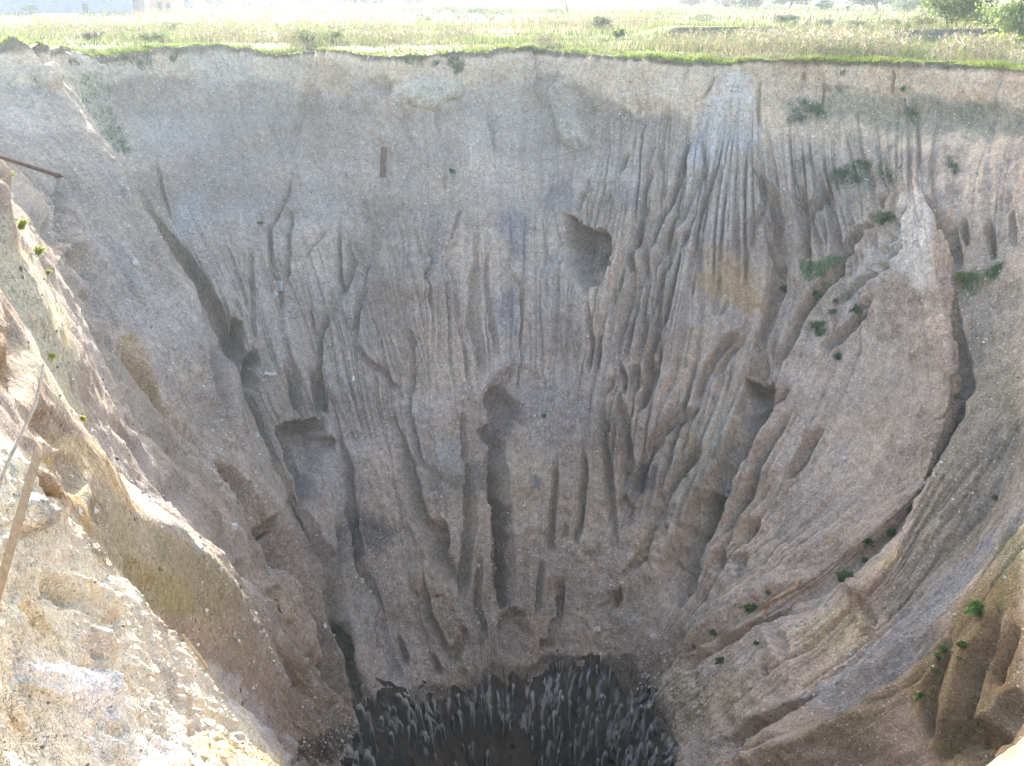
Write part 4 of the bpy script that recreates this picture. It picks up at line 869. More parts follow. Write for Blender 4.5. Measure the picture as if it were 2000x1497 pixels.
edge = np.concatenate([Pm[-1], Pn[-1][1:]], 0)
seg = np.linalg.norm(np.diff(edge[:, :2], axis=0), axis=1)
S_all = np.concatenate([[0], np.cumsum(seg)])
epx, epy, edep = project(edge)
def s_at(px):      # arc position on the far lip for a photograph column
    m = (epy < 1530) & (edge[:, 1] > 37)
    idx = np.nonzero(m)[0]
    return S_all[idx[np.argmin(np.abs(epx[idx] - px))]]
sA, sB = s_at(640) - 6, s_at(1300) + 6
SALT = []
def salt_sheet(s0, s1, ns, nz, z_drop, name, rich):
    s = np.linspace(s0, s1, ns)
    ex = np.interp(s, S_all, edge[:, 0]); ey = np.interp(s, S_all, edge[:, 1]); ez = np.interp(s, S_all, edge[:, 2])
    k = 41 if rich else 9                                     # smooth the plan of the lip
    ker = np.ones(k) / k
    sm = lambda a: np.convolve(np.pad(a, k // 2, mode='edge'), ker, 'valid')
    ex, ey = sm(ex), sm(ey)
    t = np.linspace(0, 1, nz)[:, None]
    dirx, diry = 0 - ex, 41.5 - ey
    L = np.hypot(dirx, diry); dirx, diry = dirx / L, diry / L   # towards the axis of the pit
    zz = ez[None, :] + .5 - t * z_drop
    dpt = t * z_drop + 0 * s[None, :]
    out = -.75 + .16 * dpt
    SS = s[None, :] + 0 * t
    out += .5 * fbm(np.stack([SS * .35, dpt * .3, 0 * SS], -1), 1.0, 3, .55)
    white = np.zeros_like(SS); base = np.ones_like(SS)
    rng = np.random.default_rng(5)
    bx, by, bz = ex[None] + dirx * out, ey[None] + diry * out, zz
    px, py, dep = project(np.stack([bx, by, bz], -1))
    cave = np.zeros_like(SS); smooth_l = np.zeros_like(SS)
    if rich:
        poly = px_of(11, [(650, 600), (760, 535), (850, 512), (970, 535), (1090, 575), (1170, 640), (1190, 760), (1180, 900), (690, 900), (640, 720)])
        q, _ = seg_dist(px, py, poly, True); q = np.where(inside(px, py, poly), q, -q)
        cave = sstep(-3, 10, q)
        poly = px_of(11, [(270, 600), (480, 600), (560, 620), (640, 700), (700, 900), (270, 900)])
        q, _ = seg_dist(px, py, poly, True); q = np.where(inside(px, py, poly), q, -q)
        smooth_l = sstep(-8, 12, q)
        prot = np.zeros_like(SS); kw = np.zeros_like(SS)
        for k in range(330):
            sk = rng.uniform(s0, s1); zt = .5 + rng.random() ** 1.7 * 9.5
            w = rng.uniform(.16, .46); p = rng.uniform(.5, 1.2); ln = rng.uniform(1.3, 3.8)
            j = np.nonzero(np.abs(s - sk) < w * 1.3)[0]
            if len(j) == 0: continue
            dz = dpt[:, j] - zt
            ww = w * np.sqrt(np.clip(dz / .9, .0, 1)) + 1e-4
            lean = rng.uniform(-.08, .08) * dz
            a = np.abs(s[None, j] - sk - lean) / ww
            h = np.clip(1 - a ** 1.05, 0, 1) * (dz > 0) * np.clip(1 - dz / ln * .75, 0, 1) * (1 - np.exp(-np.clip(dz, 0, 9) * 3.2))
            hh = h * p
            m = hh > prot[:, j]
            prot[:, j] = np.where(m, hh, prot[:, j])
            wk = np.clip(1.15 - dz / ln, 0, 1) * sstep(.05, .5, h) * np.clip(1.35 - .9 * h, 0, 1) * rng.uniform(.3, 1.2)
            kw[:, j] = np.where(m, wk, kw[:, j])
        low = np.clip((dpt - 3.2) / .6, 0, 1)
        mute = 1 - .95 * cave * (1 - .8 * sstep(px_of(11, [(780, 665)])[0][1], px_of(11, [(780, 690)])[0][1], py) * (np.abs(px - 927) < 45)) 
        mute = mute * (1 - .7 * smooth_l)
        out = out + prot * mute
        white = kw * mute
        flute = np.abs(vnoise(SS * 3.1 + .2 * vnoise(SS * 2, dpt), dpt * .35))
        out -= .3 * np.clip(1 - flute / .35, 0, 1) * (1 - .8 * cave)
        out -= .12 * np.clip(1 - np.abs(vnoise(SS * 7.5, dpt * .6)) / .35, 0, 1) * (1 - .7 * cave)
        out -= 1.0 * cave
    P = np.stack([ex[None] + dirx * out, ey[None] + diry * out, zz + 0 * out], -1)
    nn = fbm(P, .9, 3, .6)[..., None]
    col = np.array([.055, .048, .045]) * (1 + .35 * nn) + 0 * P
    br = np.clip(cave * .9 + (1 - sstep(.3, 1.4, dpt)) * .9, 0, 1)[..., None]
    col = col * (1 - br) + np.array([.11, .078, .055]) * br
    streak = sstep(-.1, .35, vnoise(SS * 7, dpt * 1.1) * .6 + vnoise(SS * 15, dpt * 4) * .4 + .12)
    wv = sstep(.16, .46, np.clip(white * 1.3, 0, 1) * (.15 + streak) + .12 * vnoise(SS * 11, dpt * 6))[..., None] * .55 * (1 - .85 * cave[..., None]) * (.45 + .55 * sstep(0, .5, white)[..., None])
    col = col * (1 - wv) + np.array([.86, .84, .87]) * wv
    o = mesh_obj(name, P.reshape(-1, 3), grid_faces(nz, ns), MAT['salt'], smooth=True)
    SALT.append(P)
    vcolor(o, col.reshape(-1, 3)); tag(o, kind='structure')
    return o
salt_sheet(sA, sB, 560, 220, 12.0, 'salt_pit_wall', True)
salt_sheet(0.0, sA + .02, 60, 16, 12.0, 'salt_pit_wall', False)
salt_sheet(sB - .02, S_all[-1], 90, 16, 12.0, 'salt_pit_wall', False)
def pinnacle_mesh(k):
    rng = np.random.default_rng(100 + k)
    H, Wd, Dp = 1.0, .24 * rng.uniform(.8, 1.25), .30
    lev = [0, .07, .2, .45, .75, 1.0]
    prof = [.03, .42, .72, .95, .95, .55]
    V, col, F = [], [], []
    for i, (l, p_) in enumerate(zip(lev, prof)):
        off = rng.uniform(-.04, .04); tw = rng.uniform(-.05, .05)
        ring = [(-1.0, .35), (-.3, -.66), (-.12 + tw, -1.0), (.12 + tw, -.96), (.32, -.64), (1.0, .35), (.5, .9), (-.5, .9)]
        for j, (a, b_) in enumerate(ring):
            q = 1 + .14 * rng.normal()
            V.append((off + a * Wd * p_ * q, b_ * Dp * p_ * q, -l * H + .03 * rng.normal()))
            salt = {2: 1.1, 3: 1.0, 1: .06, 4: .04}.get(j, .0) * max(0, 1.1 - l * rng.uniform(.9, 2.0))
            if l < .1: salt = max(salt, .75)
            salt = min(1, salt * rng.uniform(.35, 1.3))
            col.append(np.array([.026, .023, .022]) * (1 - salt) + np.array([.95, .93, .94]) * salt)
    n = 8
    for i in range(len(lev) - 1):
        for j in range(n):
            F.append((i * n + j, i * n + (j + 1) % n, (i + 1) * n + (j + 1) % n, (i + 1) * n + j))
    F.append(tuple(range(n))[::-1])
    o = mesh_obj('salt_pinnacle', V, F, MAT['salt'])
    vcolor(o, np.array(col))
    me = o.data; bpy.data.objects.remove(o)
    return me
PIN = [pinnacle_mesh(k) for k in range(9)]
SW = SALT[0]
spx, spy, sdep = project(SW)
rng = np.random.default_rng(77)
salt_root = bpy.data.objects['salt_pit_wall']
cavep = px_of(11, [(650, 600), (760, 535), (850, 512), (970, 535), (1090, 575), (1170, 640), (1190, 760), (1180, 900), (690, 900), (640, 720)])
leftp = px_of(11, [(270, 560), (480, 560), (560, 600), (640, 700), (700, 900), (270, 900)])
cnt = 0
for t_ in range(1500):
    if cnt >= 215: break
    iz, js_ = int(rng.random() ** 1.5 * 150) + 5, rng.integers(20, SW.shape[1] - 20)
    x_, y_ = spx[iz, js_], spy[iz, js_]
    if not (630 < x_ < 1325 and y_ < 1510): continue
    if inside(np.array(x_), np.array(y_), cavep) and not (abs(x_ - 925) < 45 and y_ > 1445): continue
    if inside(np.array(x_), np.array(y_), leftp) and rng.random() < .85: continue
    p_ = SW[iz, js_]
    dirv = np.array([0 - p_[0], 41.5 - p_[1], 0]); dirv /= np.linalg.norm(dirv)
    o = bpy.data.objects.new('salt_pinnacle', PIN[rng.integers(0, 9)])
    C.objects.link(o); o.parent = salt_root
    h_ = rng.uniform(1.0, 2.9)
    wd = rng.uniform(.5, 1.0) * (1 + .18 * (h_ - 1.5))
    o.location = p_ + dirv * (.12 + .06 * rng.random())
    o.rotation_euler = (rng.uniform(-.06, .14), rng.uniform(-.09, .09), math.atan2(dirv[1], dirv[0]) + math.pi / 2 + rng.uniform(-.3, .3))
    o.scale = (wd, wd * rng.uniform(1.0, 1.6), h_)
    cnt += 1
MAT['pit_floor'] = soil_material('pit_floor', .2, 1.0)
ang = np.linspace(0, 2 * np.pi, 65)[:-1]
rr = np.linspace(0, 16, 17)
Vf = np.array([(r_ * math.cos(a), 41.5 + r_ * math.sin(a), -45.8 + .5 * math.sin(r_ * 1.3 + 2 * a)) for r_ in rr for a in ang])
Ff = []
for i in range(16):
    for j in range(64):
        Ff.append((i * 64 + j, i * 64 + (j + 1) % 64, (i + 1) * 64 + (j + 1) % 64, (i + 1) * 64 + j))
pf = mesh_obj('pit_floor', Vf, np.array(Ff), MAT['pit_floor'], smooth=True)
vcolor(pf, np.tile([.05, .042, .036], (len(Vf), 1))); tag(pf, kind='structure')

# ------------------------------------------------------------------ finding the ground under a pixel
def bvh_of(P, step):
    Q = P[::step, ::step]
    return BVHTree.FromPolygons([tuple(p) for p in Q.reshape(-1, 3)], [tuple(int(i) for i in f) for f in grid_faces(*Q.shape[:2])])
BV = [bvh_of(Pm, 2), bvh_of(Pn, 3), bvh_of(FP, 1), bvh_of(SALT[0], 2)]
def cast(o, d):
    best = None
    for t in BV:
        h = t.ray_cast(Vector(o), Vector(d))
        if h[0] is not None and (best is None or h[3] < best[3]): best = h
    return best
def hit(px, py):
    h = cast(CAM, ray(px, py))
    n = h[1] if h[1].dot(Vector(-ray(px, py))) > 0 else -h[1]
    return np.array(h[0]), np.array(n)

# ------------------------------------------------------------------ plant materials
def leaf_material(name, transl=.45):
    m, nt, b = new_mat(name)
    at_ = nd(nt, 'ShaderNodeAttribute', attribute_name='tint')
    out = nt.nodes['Material Output']
    nt.links.new(at_.outputs['Color'], b.inputs['Base Color']); b.inputs['Roughness'].default_value = .7
    tr = nd(nt, 'ShaderNodeBsdfTranslucent'); nt.links.new(at_.outputs['Color'], tr.inputs['Color'])
    mx = nd(nt, 'ShaderNodeMixShader'); mx.inputs[0].default_value = transl
    nt.links.new(b.outputs[0], mx.inputs[1]); nt.links.new(tr.outputs[0], mx.inputs[2]); nt.links.new(mx.outputs[0], out.inputs['Surface'])
    return m
MAT['leaf'] = leaf_material('leaf')
def plain(name, col, rough=.85, noise=0.0, scale=6.0, stretch=(1, 1, 1), spec=.2, col2=None):
    m, nt, b = new_mat(name)
    b.inputs['Roughness'].default_value = rough; b.inputs['Specular IOR Level'].default_value = spec
    tc = nd(nt, 'ShaderNodeTexCoord'); mp = nd(nt, 'ShaderNodeMapping'); mp.inputs['Scale'].default_value = stretch
    n = nd(nt, 'ShaderNodeTexNoise', Scale=scale, Detail=5.0, Roughness=.65)
    nt.links.new(tc.outputs['Object'], mp.inputs['Vector']); nt.links.new(mp.outputs[0], n.inputs['Vector'])
    c1 = np.array(col); c2 = np.array(col2) if col2 is not None else c1 * (1 + noise)
    nt.links.new(ramp(nt, n.outputs['Fac'], [(.3, tuple(c1 * (1 - noise))), (.7, tuple(c2))]), b.inputs['Base Color'])
    bu = nd(nt, 'ShaderNodeBump', Strength=.4, Distance=.02); nt.links.new(n.outputs['Fac'], bu.inputs['Height']); nt.links.new(bu.outputs[0], b.inputs['Normal'])
    return m
MAT['wood'] = plain('weathered_wood', (.36, .31, .24), .85, .35, 5.0, (1, 1, 9))
MAT['pale_wood'] = plain('pale_wood', (.33, .25, .165), .85, .3, 6.0, (9, 9, .8))
MAT['dark_wood'] = plain('dark_wood', (.11, .085, .065), .9, .3, 5.0)
MAT['rust'] = plain('rusty_steel', (.10, .052, .036), .85, .45, 7.0, col2=(.20, .115, .08))
MAT['rock'] = plain('pale_rock', (.52, .49, .45), .9, .3, 5.0)
MAT['dark_rock'] = plain('brown_rock', (.24, .20, .16), .9, .35, 4.0)
MAT['concrete'] = plain('concrete', (.50, .48, .44), .9, .2, 4.0)
MAT['bark'] = plain('bark', (.13, .105, .08), .9, .3, 8.0)
MAT['grey_sheet'] = plain('grey_sheet', (.20, .23, .28), .7, .12, .8)
MAT['dark_sheet'] = plain('dark_sheet', (.07, .09, .13), .7, .15, .8)
MAT['pink_plaster'] = plain('pink_plaster', (.50, .27, .20), .9, .12, 1.0)
MAT['cream_plaster'] = plain('cream_plaster', (.60, .48, .34), .9, .12, 1.0)
MAT['roof'] = plain('roof_tile', (.22, .12, .09), .9, .2, 2.0)
MAT['slate'] = plain('slate_roof', (.20, .21, .23), .9, .2, 2.0)
MAT['dark_pane'] = plain('dark_pane', (.04, .05, .06), .3, .1, 2.0, spec=.5)
MAT['white_wall'] = plain('whitewashed_wall', (.68, .66, .60), .9, .12, 1.5)

def blade_mesh(base, h, w, lean, col, rng, seg2=False):
    """triangular blades: base (n,3), height, half width, lean vectors (n,2)"""
    n = len(base)
    a = rng.uniform(0, math.pi, n)
    off = np.column_stack([np.cos(a) * w, np.sin(a) * w, np.zeros(n)])
    tip = base + np.column_stack([lean[:, 0] * h, lean[:, 1] * h, h])
    V = np.stack([base - off, base + off, tip], 1).reshape(-1, 3)
    F = np.arange(3 * n).reshape(-1, 3)
    cc = np.repeat(col, 3, axis=0)
    return V, F, cc
def stack(parts):
    Vs, Fs, Cs, o = [], [], [], 0
    for V, F, c in parts:
        Vs.append(V); Fs.append(F + o); Cs.append(c); o += len(V)
    return np.concatenate(Vs), np.concatenate(Fs), np.concatenate(Cs)

# ------------------------------------------------------------------ grass and weeds of the field
rg = np.random.default_rng(21)
GREEN = np.array([.125, .17, .055]); LIME = np.array([.215, .255, .08]); STRAW = np.array([.36, .31, .17]); OLIVE = np.array([.105, .13, .045]); MAUVE = np.array([.205, .165, .14]); PLUME = np.array([.40, .35, .30])
def field_z(x, y):
    h = BV[2]
    return field_h(x, y)
def tone(x, y):
    n = fbm(np.stack([x, y, 0 * x], -1), .06, 4, .55); n2 = fbm(np.stack([x, y, 0 * x], -1), .35, 3, .6)
    return n, n2
vis_cols = np.nonzero((FP[0, :, 1] > 50))[0]
# turf along the brink
n = 52000
ci = rg.choice(vis_cols, n); o = rg.random(n) ** 1.6 * 3.0 - .18
tp = top[ci] + np.column_stack([rad[ci] * o[:, None], np.zeros(n)])
kk = sstep(0, 6, np.clip(o, 0, 9))
tp[:, 2] = top[ci][:, 2] * (1 - kk) + field_h(tp[:, 0], tp[:, 1]) * kk - .03
rn = vnoise(tp[:, 0] * .45, tp[:, 1] * .45) + .6 * vnoise(tp[:, 0] * 1.4, tp[:, 1] * 1.4)
hh = rg.uniform(.10, .36, n) * np.clip(.75 + .6 * rn, .12, 1.7)
droop = (o < .1)
lean = rg.normal(0, .35, (n, 2)) - rad[ci] * (droop * rg.uniform(.5, 1.6, n))[:, None]
mixv = rg.random(n)[:, None]
cc = (np.array([.27, .33, .06]) * mixv + GREEN * (1 - mixv)) * (1 + .25 * rg.normal(0, 1, (n, 1)) * .6)
hv = np.where(droop, -hh * rg.uniform(-.6, .9, n), hh)
Vb, Fb, Cb = blade_mesh(tp, hv, np.full(n, .035), lean, np.clip(cc, .01, .9), rg)
turf = mesh_obj('rim_turf', Vb, Fb, MAT['leaf']); vcolor(turf, Cb)
tag(turf, 'short lime green turf along the brink of the crater', 'grass', kind='stuff')
# meadow further back, thinning with distance
parts = []
for (y0, y1, n, hm, w) in ((58, 100, 60000, .42, .035), (95, 150, 52000, .55, .055), (145, 360, 46000, .7, .12)):
    x = rg.uniform(-.62, .62, n); y = np.sqrt(rg.uniform(y0 ** 2, y1 ** 2, n)); x = x * y
    ph = np.arctan2(y - 42, x); r_ = np.hypot(x, y - 42)
    order = np.argsort(np.arctan2(top[:, 1] - 42, top[:, 0])); rimr = np.interp(ph, np.arctan2(top[:, 1] - 42, top[:, 0])[order], np.hypot(top[:, 0], top[:, 1] - 42)[order])
    n1, n2 = tone(x, y)
    path = np.exp(-((y - 118 - .04 * x) / 3.5) ** 2) * (x < 5) * (x > -55)
    keep = (r_ > rimr + .8) & (rg.random(n) < np.clip(.75 + .7 * n2, .12, 1)) & (rg.random(n) > path * .9) & (np.abs(field_h(x, y + .25) - field_h(x, y - .25)) < .2)
    x, y, n1, n2, r_, rimr = x[keep], y[keep], n1[keep], n2[keep], r_[keep], rimr[keep]
    m = len(x)
    close = sstep(1, 7, r_ - rimr)
    z = field_h(x, y) - .03
    h = hm * rg.uniform(.35, 1.5, m) * (.55 + .75 * sstep(-.3, .6, n2)) * (.45 + .55 * close)
    pick = rg.random(m) + .55 * n1 + .25 * n2
    cc = np.where((pick < .12)[:, None], STRAW, np.where((pick < .36)[:, None], MAUVE, np.where((pick < .58)[:, None], OLIVE, np.where((pick < .92)[:, None], GREEN, LIME))))
    cc = .82 * cc * (1 + .28 * rg.normal(0, 1, (m, 1)))
    parts.append(blade_mesh(np.column_stack([x, y, z]), h, np.full(m, w), rg.normal(0, .22, (m, 2)), np.clip(cc, .01, .9), rg))
n = 9000                                             # short dry grass round the viewer's side of the rim
ci = rg.choice(np.nonzero(top[:, 1] < 30)[0], n); o = .15 + rg.random(n) ** 1.3 * 14
q = top[ci, :2] + rad[ci] * o[:, None]
kk = sstep(0, 6, o); zq = top[ci][:, 2] * (1 - kk) + field_h(q[:, 0], q[:, 1]) * kk - .02
ok = np.hypot(q[:, 0], q[:, 1]) > 1.2
q, zq = q[ok], zq[ok]; m = len(q)
cc = np.where(rg.random((m, 1)) < .5, STRAW, GREEN) * rg.uniform(.7, 1.3, (m, 1))
parts.append(blade_mesh(np.column_stack([q, zq]), rg.uniform(.06, .26, m), np.full(m, .007), rg.normal(0, .4, (m, 2)), cc, rg))
V, F, cc = stack(parts)
g_ = mesh_obj('meadow_grass', V, F, MAT['leaf']); vcolor(g_, cc)
tag(g_, 'uneven green and straw coloured grass of the field behind the crater', 'grass', kind='stuff')
# tall dry weeds with pale plumes, in drifts
parts = []
drifts = [(1600, 100, 95, 22, 900, 1.3), (1480, 92, 80, 18, 500, 1.2), (1720, 105, 75, 14, 500, 1.3), (1900, 112, 90, 16, 420, 1.2), (240, 70, 130, 20, 520, 1.1), (420, 75, 90, 16, 420, 1.2), (590, 80, 90, 14, 420, 1.3), (760, 84, 90, 12, 300, 1.0),
          (1080, 50, 110, 10, 330, 1.5), (1170, 55, 40, 8, 160, 1.6), (1060, 92, 22, 4, 90, 1.2), (100, 60, 110, 20, 420, 1.0), (900, 72, 80, 16, 260, .8), (1350, 90, 70, 14, 260, .9), (1250, 48, 70, 10, 260, 1.5), (680, 60, 140, 16, 360, 1.1), (1800, 62, 130, 12, 420, 1.3), (420, 40, 220, 16, 500, 1.3)]
for (cx, cy, sx, sy, n, hm) in drifts:
    pts = []
    for _ in range(n):
        px_, py_ = random.gauss(cx, sx * .5), random.gauss(cy, sy * .5)
        py_ = max(py_, 24)
        q = atz(px_, py_, 0.1)
        pts.append(q)
    q = np.array(pts); q[:, 2] = field_h(q[:, 0], q[:, 1]) - .03
    ph = np.arctan2(q[:, 1] - 42, q[:, 0]); r_ = np.hypot(q[:, 0], q[:, 1] - 42)
    rimr = np.interp(ph, np.arctan2(top[:, 1] - 42, top[:, 0])[order], np.hypot(top[:, 0], top[:, 1] - 42)[order])
    q = q[(r_ > rimr + .9) & (q[:, 1] < 300)]
    m = len(q)
    h = 1.3 * hm * rg.uniform(.5, 1.15, m)
    sc = np.clip(q[:, 1] / 80, 1, 3)
    lean = rg.normal(0, .12, (m, 2))
    stem = np.where(rg.random((m, 1)) < .5, MAUVE, OLIVE * 1.3)
    parts.append(blade_mesh(q, h, .022 * sc, lean, stem, rg))
    for k in range(5):
        f = rg.uniform(.25, 1.0, m)
        bq = q + np.column_stack([lean[:, 0] * h * f, lean[:, 1] * h * f, h * f])
        isp = rg.random((m, 1)) < (.3 if cx > 1380 else .12)
        cc = np.where(isp & (f[:, None] > .7), PLUME, np.where(rg.random((m, 1)) < .5, MAUVE, OLIVE * 1.5)) * rg.uniform(.75, 1.2, (m, 1))
        parts.append(blade_mesh(bq, rg.uniform(.08, .3, m), rg.uniform(.03, .06, m) * sc, rg.normal(0, .9, (m, 2)), cc, rg))
V, F, cc = stack(parts)
g_ = mesh_obj('tall_weeds', V, F, MAT['leaf']); vcolor(g_, cc)
tag(g_, 'tall dry weeds with pale fluffy seed heads across the field', 'weeds', kind='stuff')

# ------------------------------------------------------------------ shrubs and trees
def leaf_cloud(n, rx, ry, rz, size, rng, lumps=9, cz=None):
    cz = rz if cz is None else cz
    cen = rng.normal(0, 1, (lumps, 3)); cen /= np.linalg.norm(cen, axis=1, keepdims=True); cen *= rng.uniform(.25, .75, (lumps, 1))
    k = rng.integers(0, lumps, n)
    d = rng.normal(0, 1, (n, 3)); d /= np.linalg.norm(d, axis=1, keepdims=True)
    rr_ = rng.uniform(.25, .48, lumps)[k] * rng.random(n) ** .4
    p = cen[k] + d * rr_[:, None]
    p = p * np.array([rx, ry, rz]); p[:, 2] += cz
    p[:, 2] = np.abs(p[:, 2] - .05) + .05
    u = rng.normal(0, 1, (n, 3)); u /= np.linalg.norm(u, axis=1, keepdims=True)
    w = np.cross(u, rng.normal(0, 1, (n, 3))); w /= np.linalg.norm(w, axis=1, keepdims=True)
    s = size * rng.uniform(.6, 1.5, n)[:, None]
    V = np.stack([p - u * s, p + w * s * .45, p + u * s, p - w * s * .45], 1).reshape(-1, 3)
    return V, np.arange(4 * n).reshape(-1, 4), k
def tube(pts, r, ns=6):
    pts = [np.array(p, float) for p in pts]
    V, F = [], []
    rs = r if hasattr(r, '__len__') else [r] * len(pts)
    for i, p in enumerate(pts):
        t = pts[min(i + 1, len(pts) - 1)] - pts[max(i - 1, 0)]; t /= np.linalg.norm(t)
        a = np.cross(t, [0, 0, 1.0] if abs(t[2]) < .9 else [1.0, 0, 0]); a /= np.linalg.norm(a); c_ = np.cross(t, a)
        for j in range(ns):
            th = 2 * math.pi * j / ns
            V.append(p + rs[i] * (math.cos(th) * a + math.sin(th) * c_))
    for i in range(len(pts) - 1):
        for j in range(ns):
            F.append((i * ns + j, i * ns + (j + 1) % ns, (i + 1) * ns + (j + 1) % ns, (i + 1) * ns + j))
    F.append(tuple(range(ns))[::-1]); F.append(tuple(len(V) - ns + j for j in range(ns)))
    return V, F
def join(lst):
    V, F = [], []
    for v, f in lst:
        o = len(V); V += list(v); F += [tuple(i + o for i in t) for t in f]
    return V, F
def shrub(name, px, py, h, w, n, size, col, label, cat='bush', group=None, trunk=True, y=None, lumps=9, spread=.3):
    rng = np.random.default_rng(int(px * 7 + py))
    p = atz(px, py, 0.0) if y is None else at(px, py, y)
    if y is None or name.endswith('tree') or True:
        p[2] = field_h(p[0], p[1])
    root = empty(name, tuple(p), label, cat, group)
    V, F, k = leaf_cloud(n, w / 2, w / 2 * .8, h * .5, size, rng, lumps, h * .47)
    shade = rng.uniform(.7, 1.3, lumps)[k]
    cc = np.array(col)[None] * shade[:, None] * rng.uniform(.75, 1.25, (n, 1))
    cr = mesh_obj('crown', V, F, MAT['leaf'], root); vcolor(cr, np.repeat(cc, 4, axis=0))
    st = []
    for i in range(5 if not name.endswith('tree') else 6):
        a = rng.uniform(0, 6.28); q = rng.uniform(.15, .35) * w
        st.append(tube([(0, 0, -.1), (q * .3 * math.cos(a), q * .3 * math.sin(a), h * .35), (q * math.cos(a), q * math.sin(a), h * .75)], [.035 * h ** .8, .022 * h ** .8, .008 * h], 5))
    V, F = join(st)
    mesh_obj('trunk' if name.endswith('tree') else 'stems', V, F, MAT['bark'], root)
    return root
PALE = (.17, .22, .075); BLUEG = (.075, .115, .075); DARKG = (.055, .085, .035); YEL = (.30, .30, .06); GREY = (.13, .12, .10)
shrub('willow_tree', 1855, 76, 5.6, 10.5, 4200, .17, PALE, 'largest pale green willow bush right of the leaning pole', 'tree', lumps=16)
shrub('bush', 1800, 70, 2.4, 6, 1200, .13, (.14, .17, .07), 'grey green bush at the foot of the tall pole')
shrub('willow_tree', 1990, 86, 4.8, 8.5, 3200, .15, PALE, 'pale green willow bush cut off by the right edge', 'tree', lumps=14)
shrub('bush', 1925, 62, 3.0, 9, 1600, .16, (.13, .17, .08), 'low grey green bush between the two pale willows')
shrub('bush', 1755, 66, 1.7, 7, 1100, .11, (.10, .12, .075), 'dark bush around the fence posts left of the pole')
shrub('bush', 1690, 70, 1.5, 6.5, 900, .10, (.11, .125, .08), 'dark low bush in the middle of the post fence')
shrub('bush', 1605, 60, 1.6, 7, 900, .11, (.12, .13, .09), 'greyish bush around the left end of the post fence')
shrub('bush', 1540, 50, 2.0, 7, 1000, .13, (.11, .13, .085), 'bush hiding the leftmost posts of the broken fence')
shrub('round_bush', 1604, 22, 3.0, 5.5, 900, .22, (.06, .12, .06), 'rounded dark green bush standing alone in the far dry field')
for i, (px_, py_, h, w, c_, lab) in enumerate([
        (1420, 18, 11, 17, BLUEG, 'left half of the dark bluish tree mass at the far field edge'), (1480, 18, 10, 15, BLUEG, 'right half of the dark bluish tree mass at the far field edge'),
        (1540, 18, 9, 12, (.12, .17, .08), 'pale far tree just right of the dark tree mass'), (1655, 20, 9, 14, (.085, .125, .075), 'far tree behind the dry field, right of the round bush'),
        (1715, 21, 10, 14, (.08, .12, .08), 'far tree behind the dry field, left of the tall pole'), (1775, 24, 8, 12, (.11, .15, .09), 'far pale tree touching the tall pole'),
        (650, 16, 9, 20, (.075, .11, .085), 'far bluish tree right of the small houses'), (715, 17, 8, 16, (.075, .11, .085), 'far bluish tree left of the wire fence'), (585, 13, 9, 12, (.08, .115, .085), 'far tree between the small houses and the bluish trees'),
        (1350, 14, 7, 9, (.12, .16, .09), 'far pale tree left of the dark tree mass'), (425, 15, 8, 8, (.11, .16, .08), 'far pale tree between the blue shed and the small houses'), (800, 14, 7, 14, (.09, .13, .095), 'far low tree at the left end of the wire fence')]):
    shrub('far_tree', px_, py_, h * .8, w * 1.5, 2000, .36, c_, lab, 'tree', 'trees at the far edge of the field', lumps=13)
for i, (px_, py_, h, w, c_, lab) in enumerate([
        (182, 86, .9, 2.6, GREY, 'dark grey dry bush just behind the turf near the left edge'), (455, 60, 1.2, 1.6, YEL, 'single yellow green shrub in the field behind the left rim'),
        (600, 92, 1.3, 2.6, (.10, .14, .05), 'dark green weed bush at the rim left of the board stack'), (650, 88, 1.1, 2.2, (.13, .18, .06), 'green weed bush at the rim below the board stack'),
        (640, 72, 1.0, 2.5, (.17, .22, .07), 'light green bush in front of the board stack'), (300, 88, .9, 2.5, (.11, .16, .06), 'low green bush on the rim between grey bush and centre'),
        (250, 70, 1.0, 3.0, (.16, .22, .08), 'pale green bush below the white wall'), (340, 62, 1.0, 3.0, (.15, .20, .09), 'pale green bush in the field in front of the pink house'),
        (60, 30, 1.6, 3.2, (.10, .15, .085), 'dark green bush standing before the white wall'), (172, 18, 3.0, 4.0, (.08, .11, .085), 'shrub against the long grey shed wall'),
        (1172, 62, 1.5, 2.0, (.10, .13, .07), 'dark upright shrub right of the field centre'), (1208, 76, .8, 1.0, (.13, .19, .06), 'tiny green shrub on the grass right of centre'),
        (1300, 36, 1.8, 8.0, (.12, .17, .085), 'long low green bush below the wire fence'), (1375, 44, 1.4, 5.0, (.11, .14, .09), 'grey green bush left of the bright grassy hump'),
        (900, 40, 2.2, 12, (.085, .125, .10), 'bluish low thicket on the far bank, its middle piece'), (960, 40, 1.9, 9, (.085, .125, .10), 'bluish low thicket on the far bank, its right piece'), (840, 40, 2.3, 10, (.085, .125, .10), 'bluish low thicket on the far bank, its left piece'),
        (1075, 32, 1.2, 9, (.10, .14, .10), 'flat thicket at the foot of the bare leaning trunk'), (525, 24, 2.0, 6, (.09, .12, .10), 'bluish shrub below the small houses'), (1955, 92, .9, 4, (.26, .29, .06), 'lime green low bush near the right edge')]):
    shrub('shrub', px_, py_, h * 1.25, w * 1.5, 620, .075 + .0006 * (130 - py_), c_, lab)

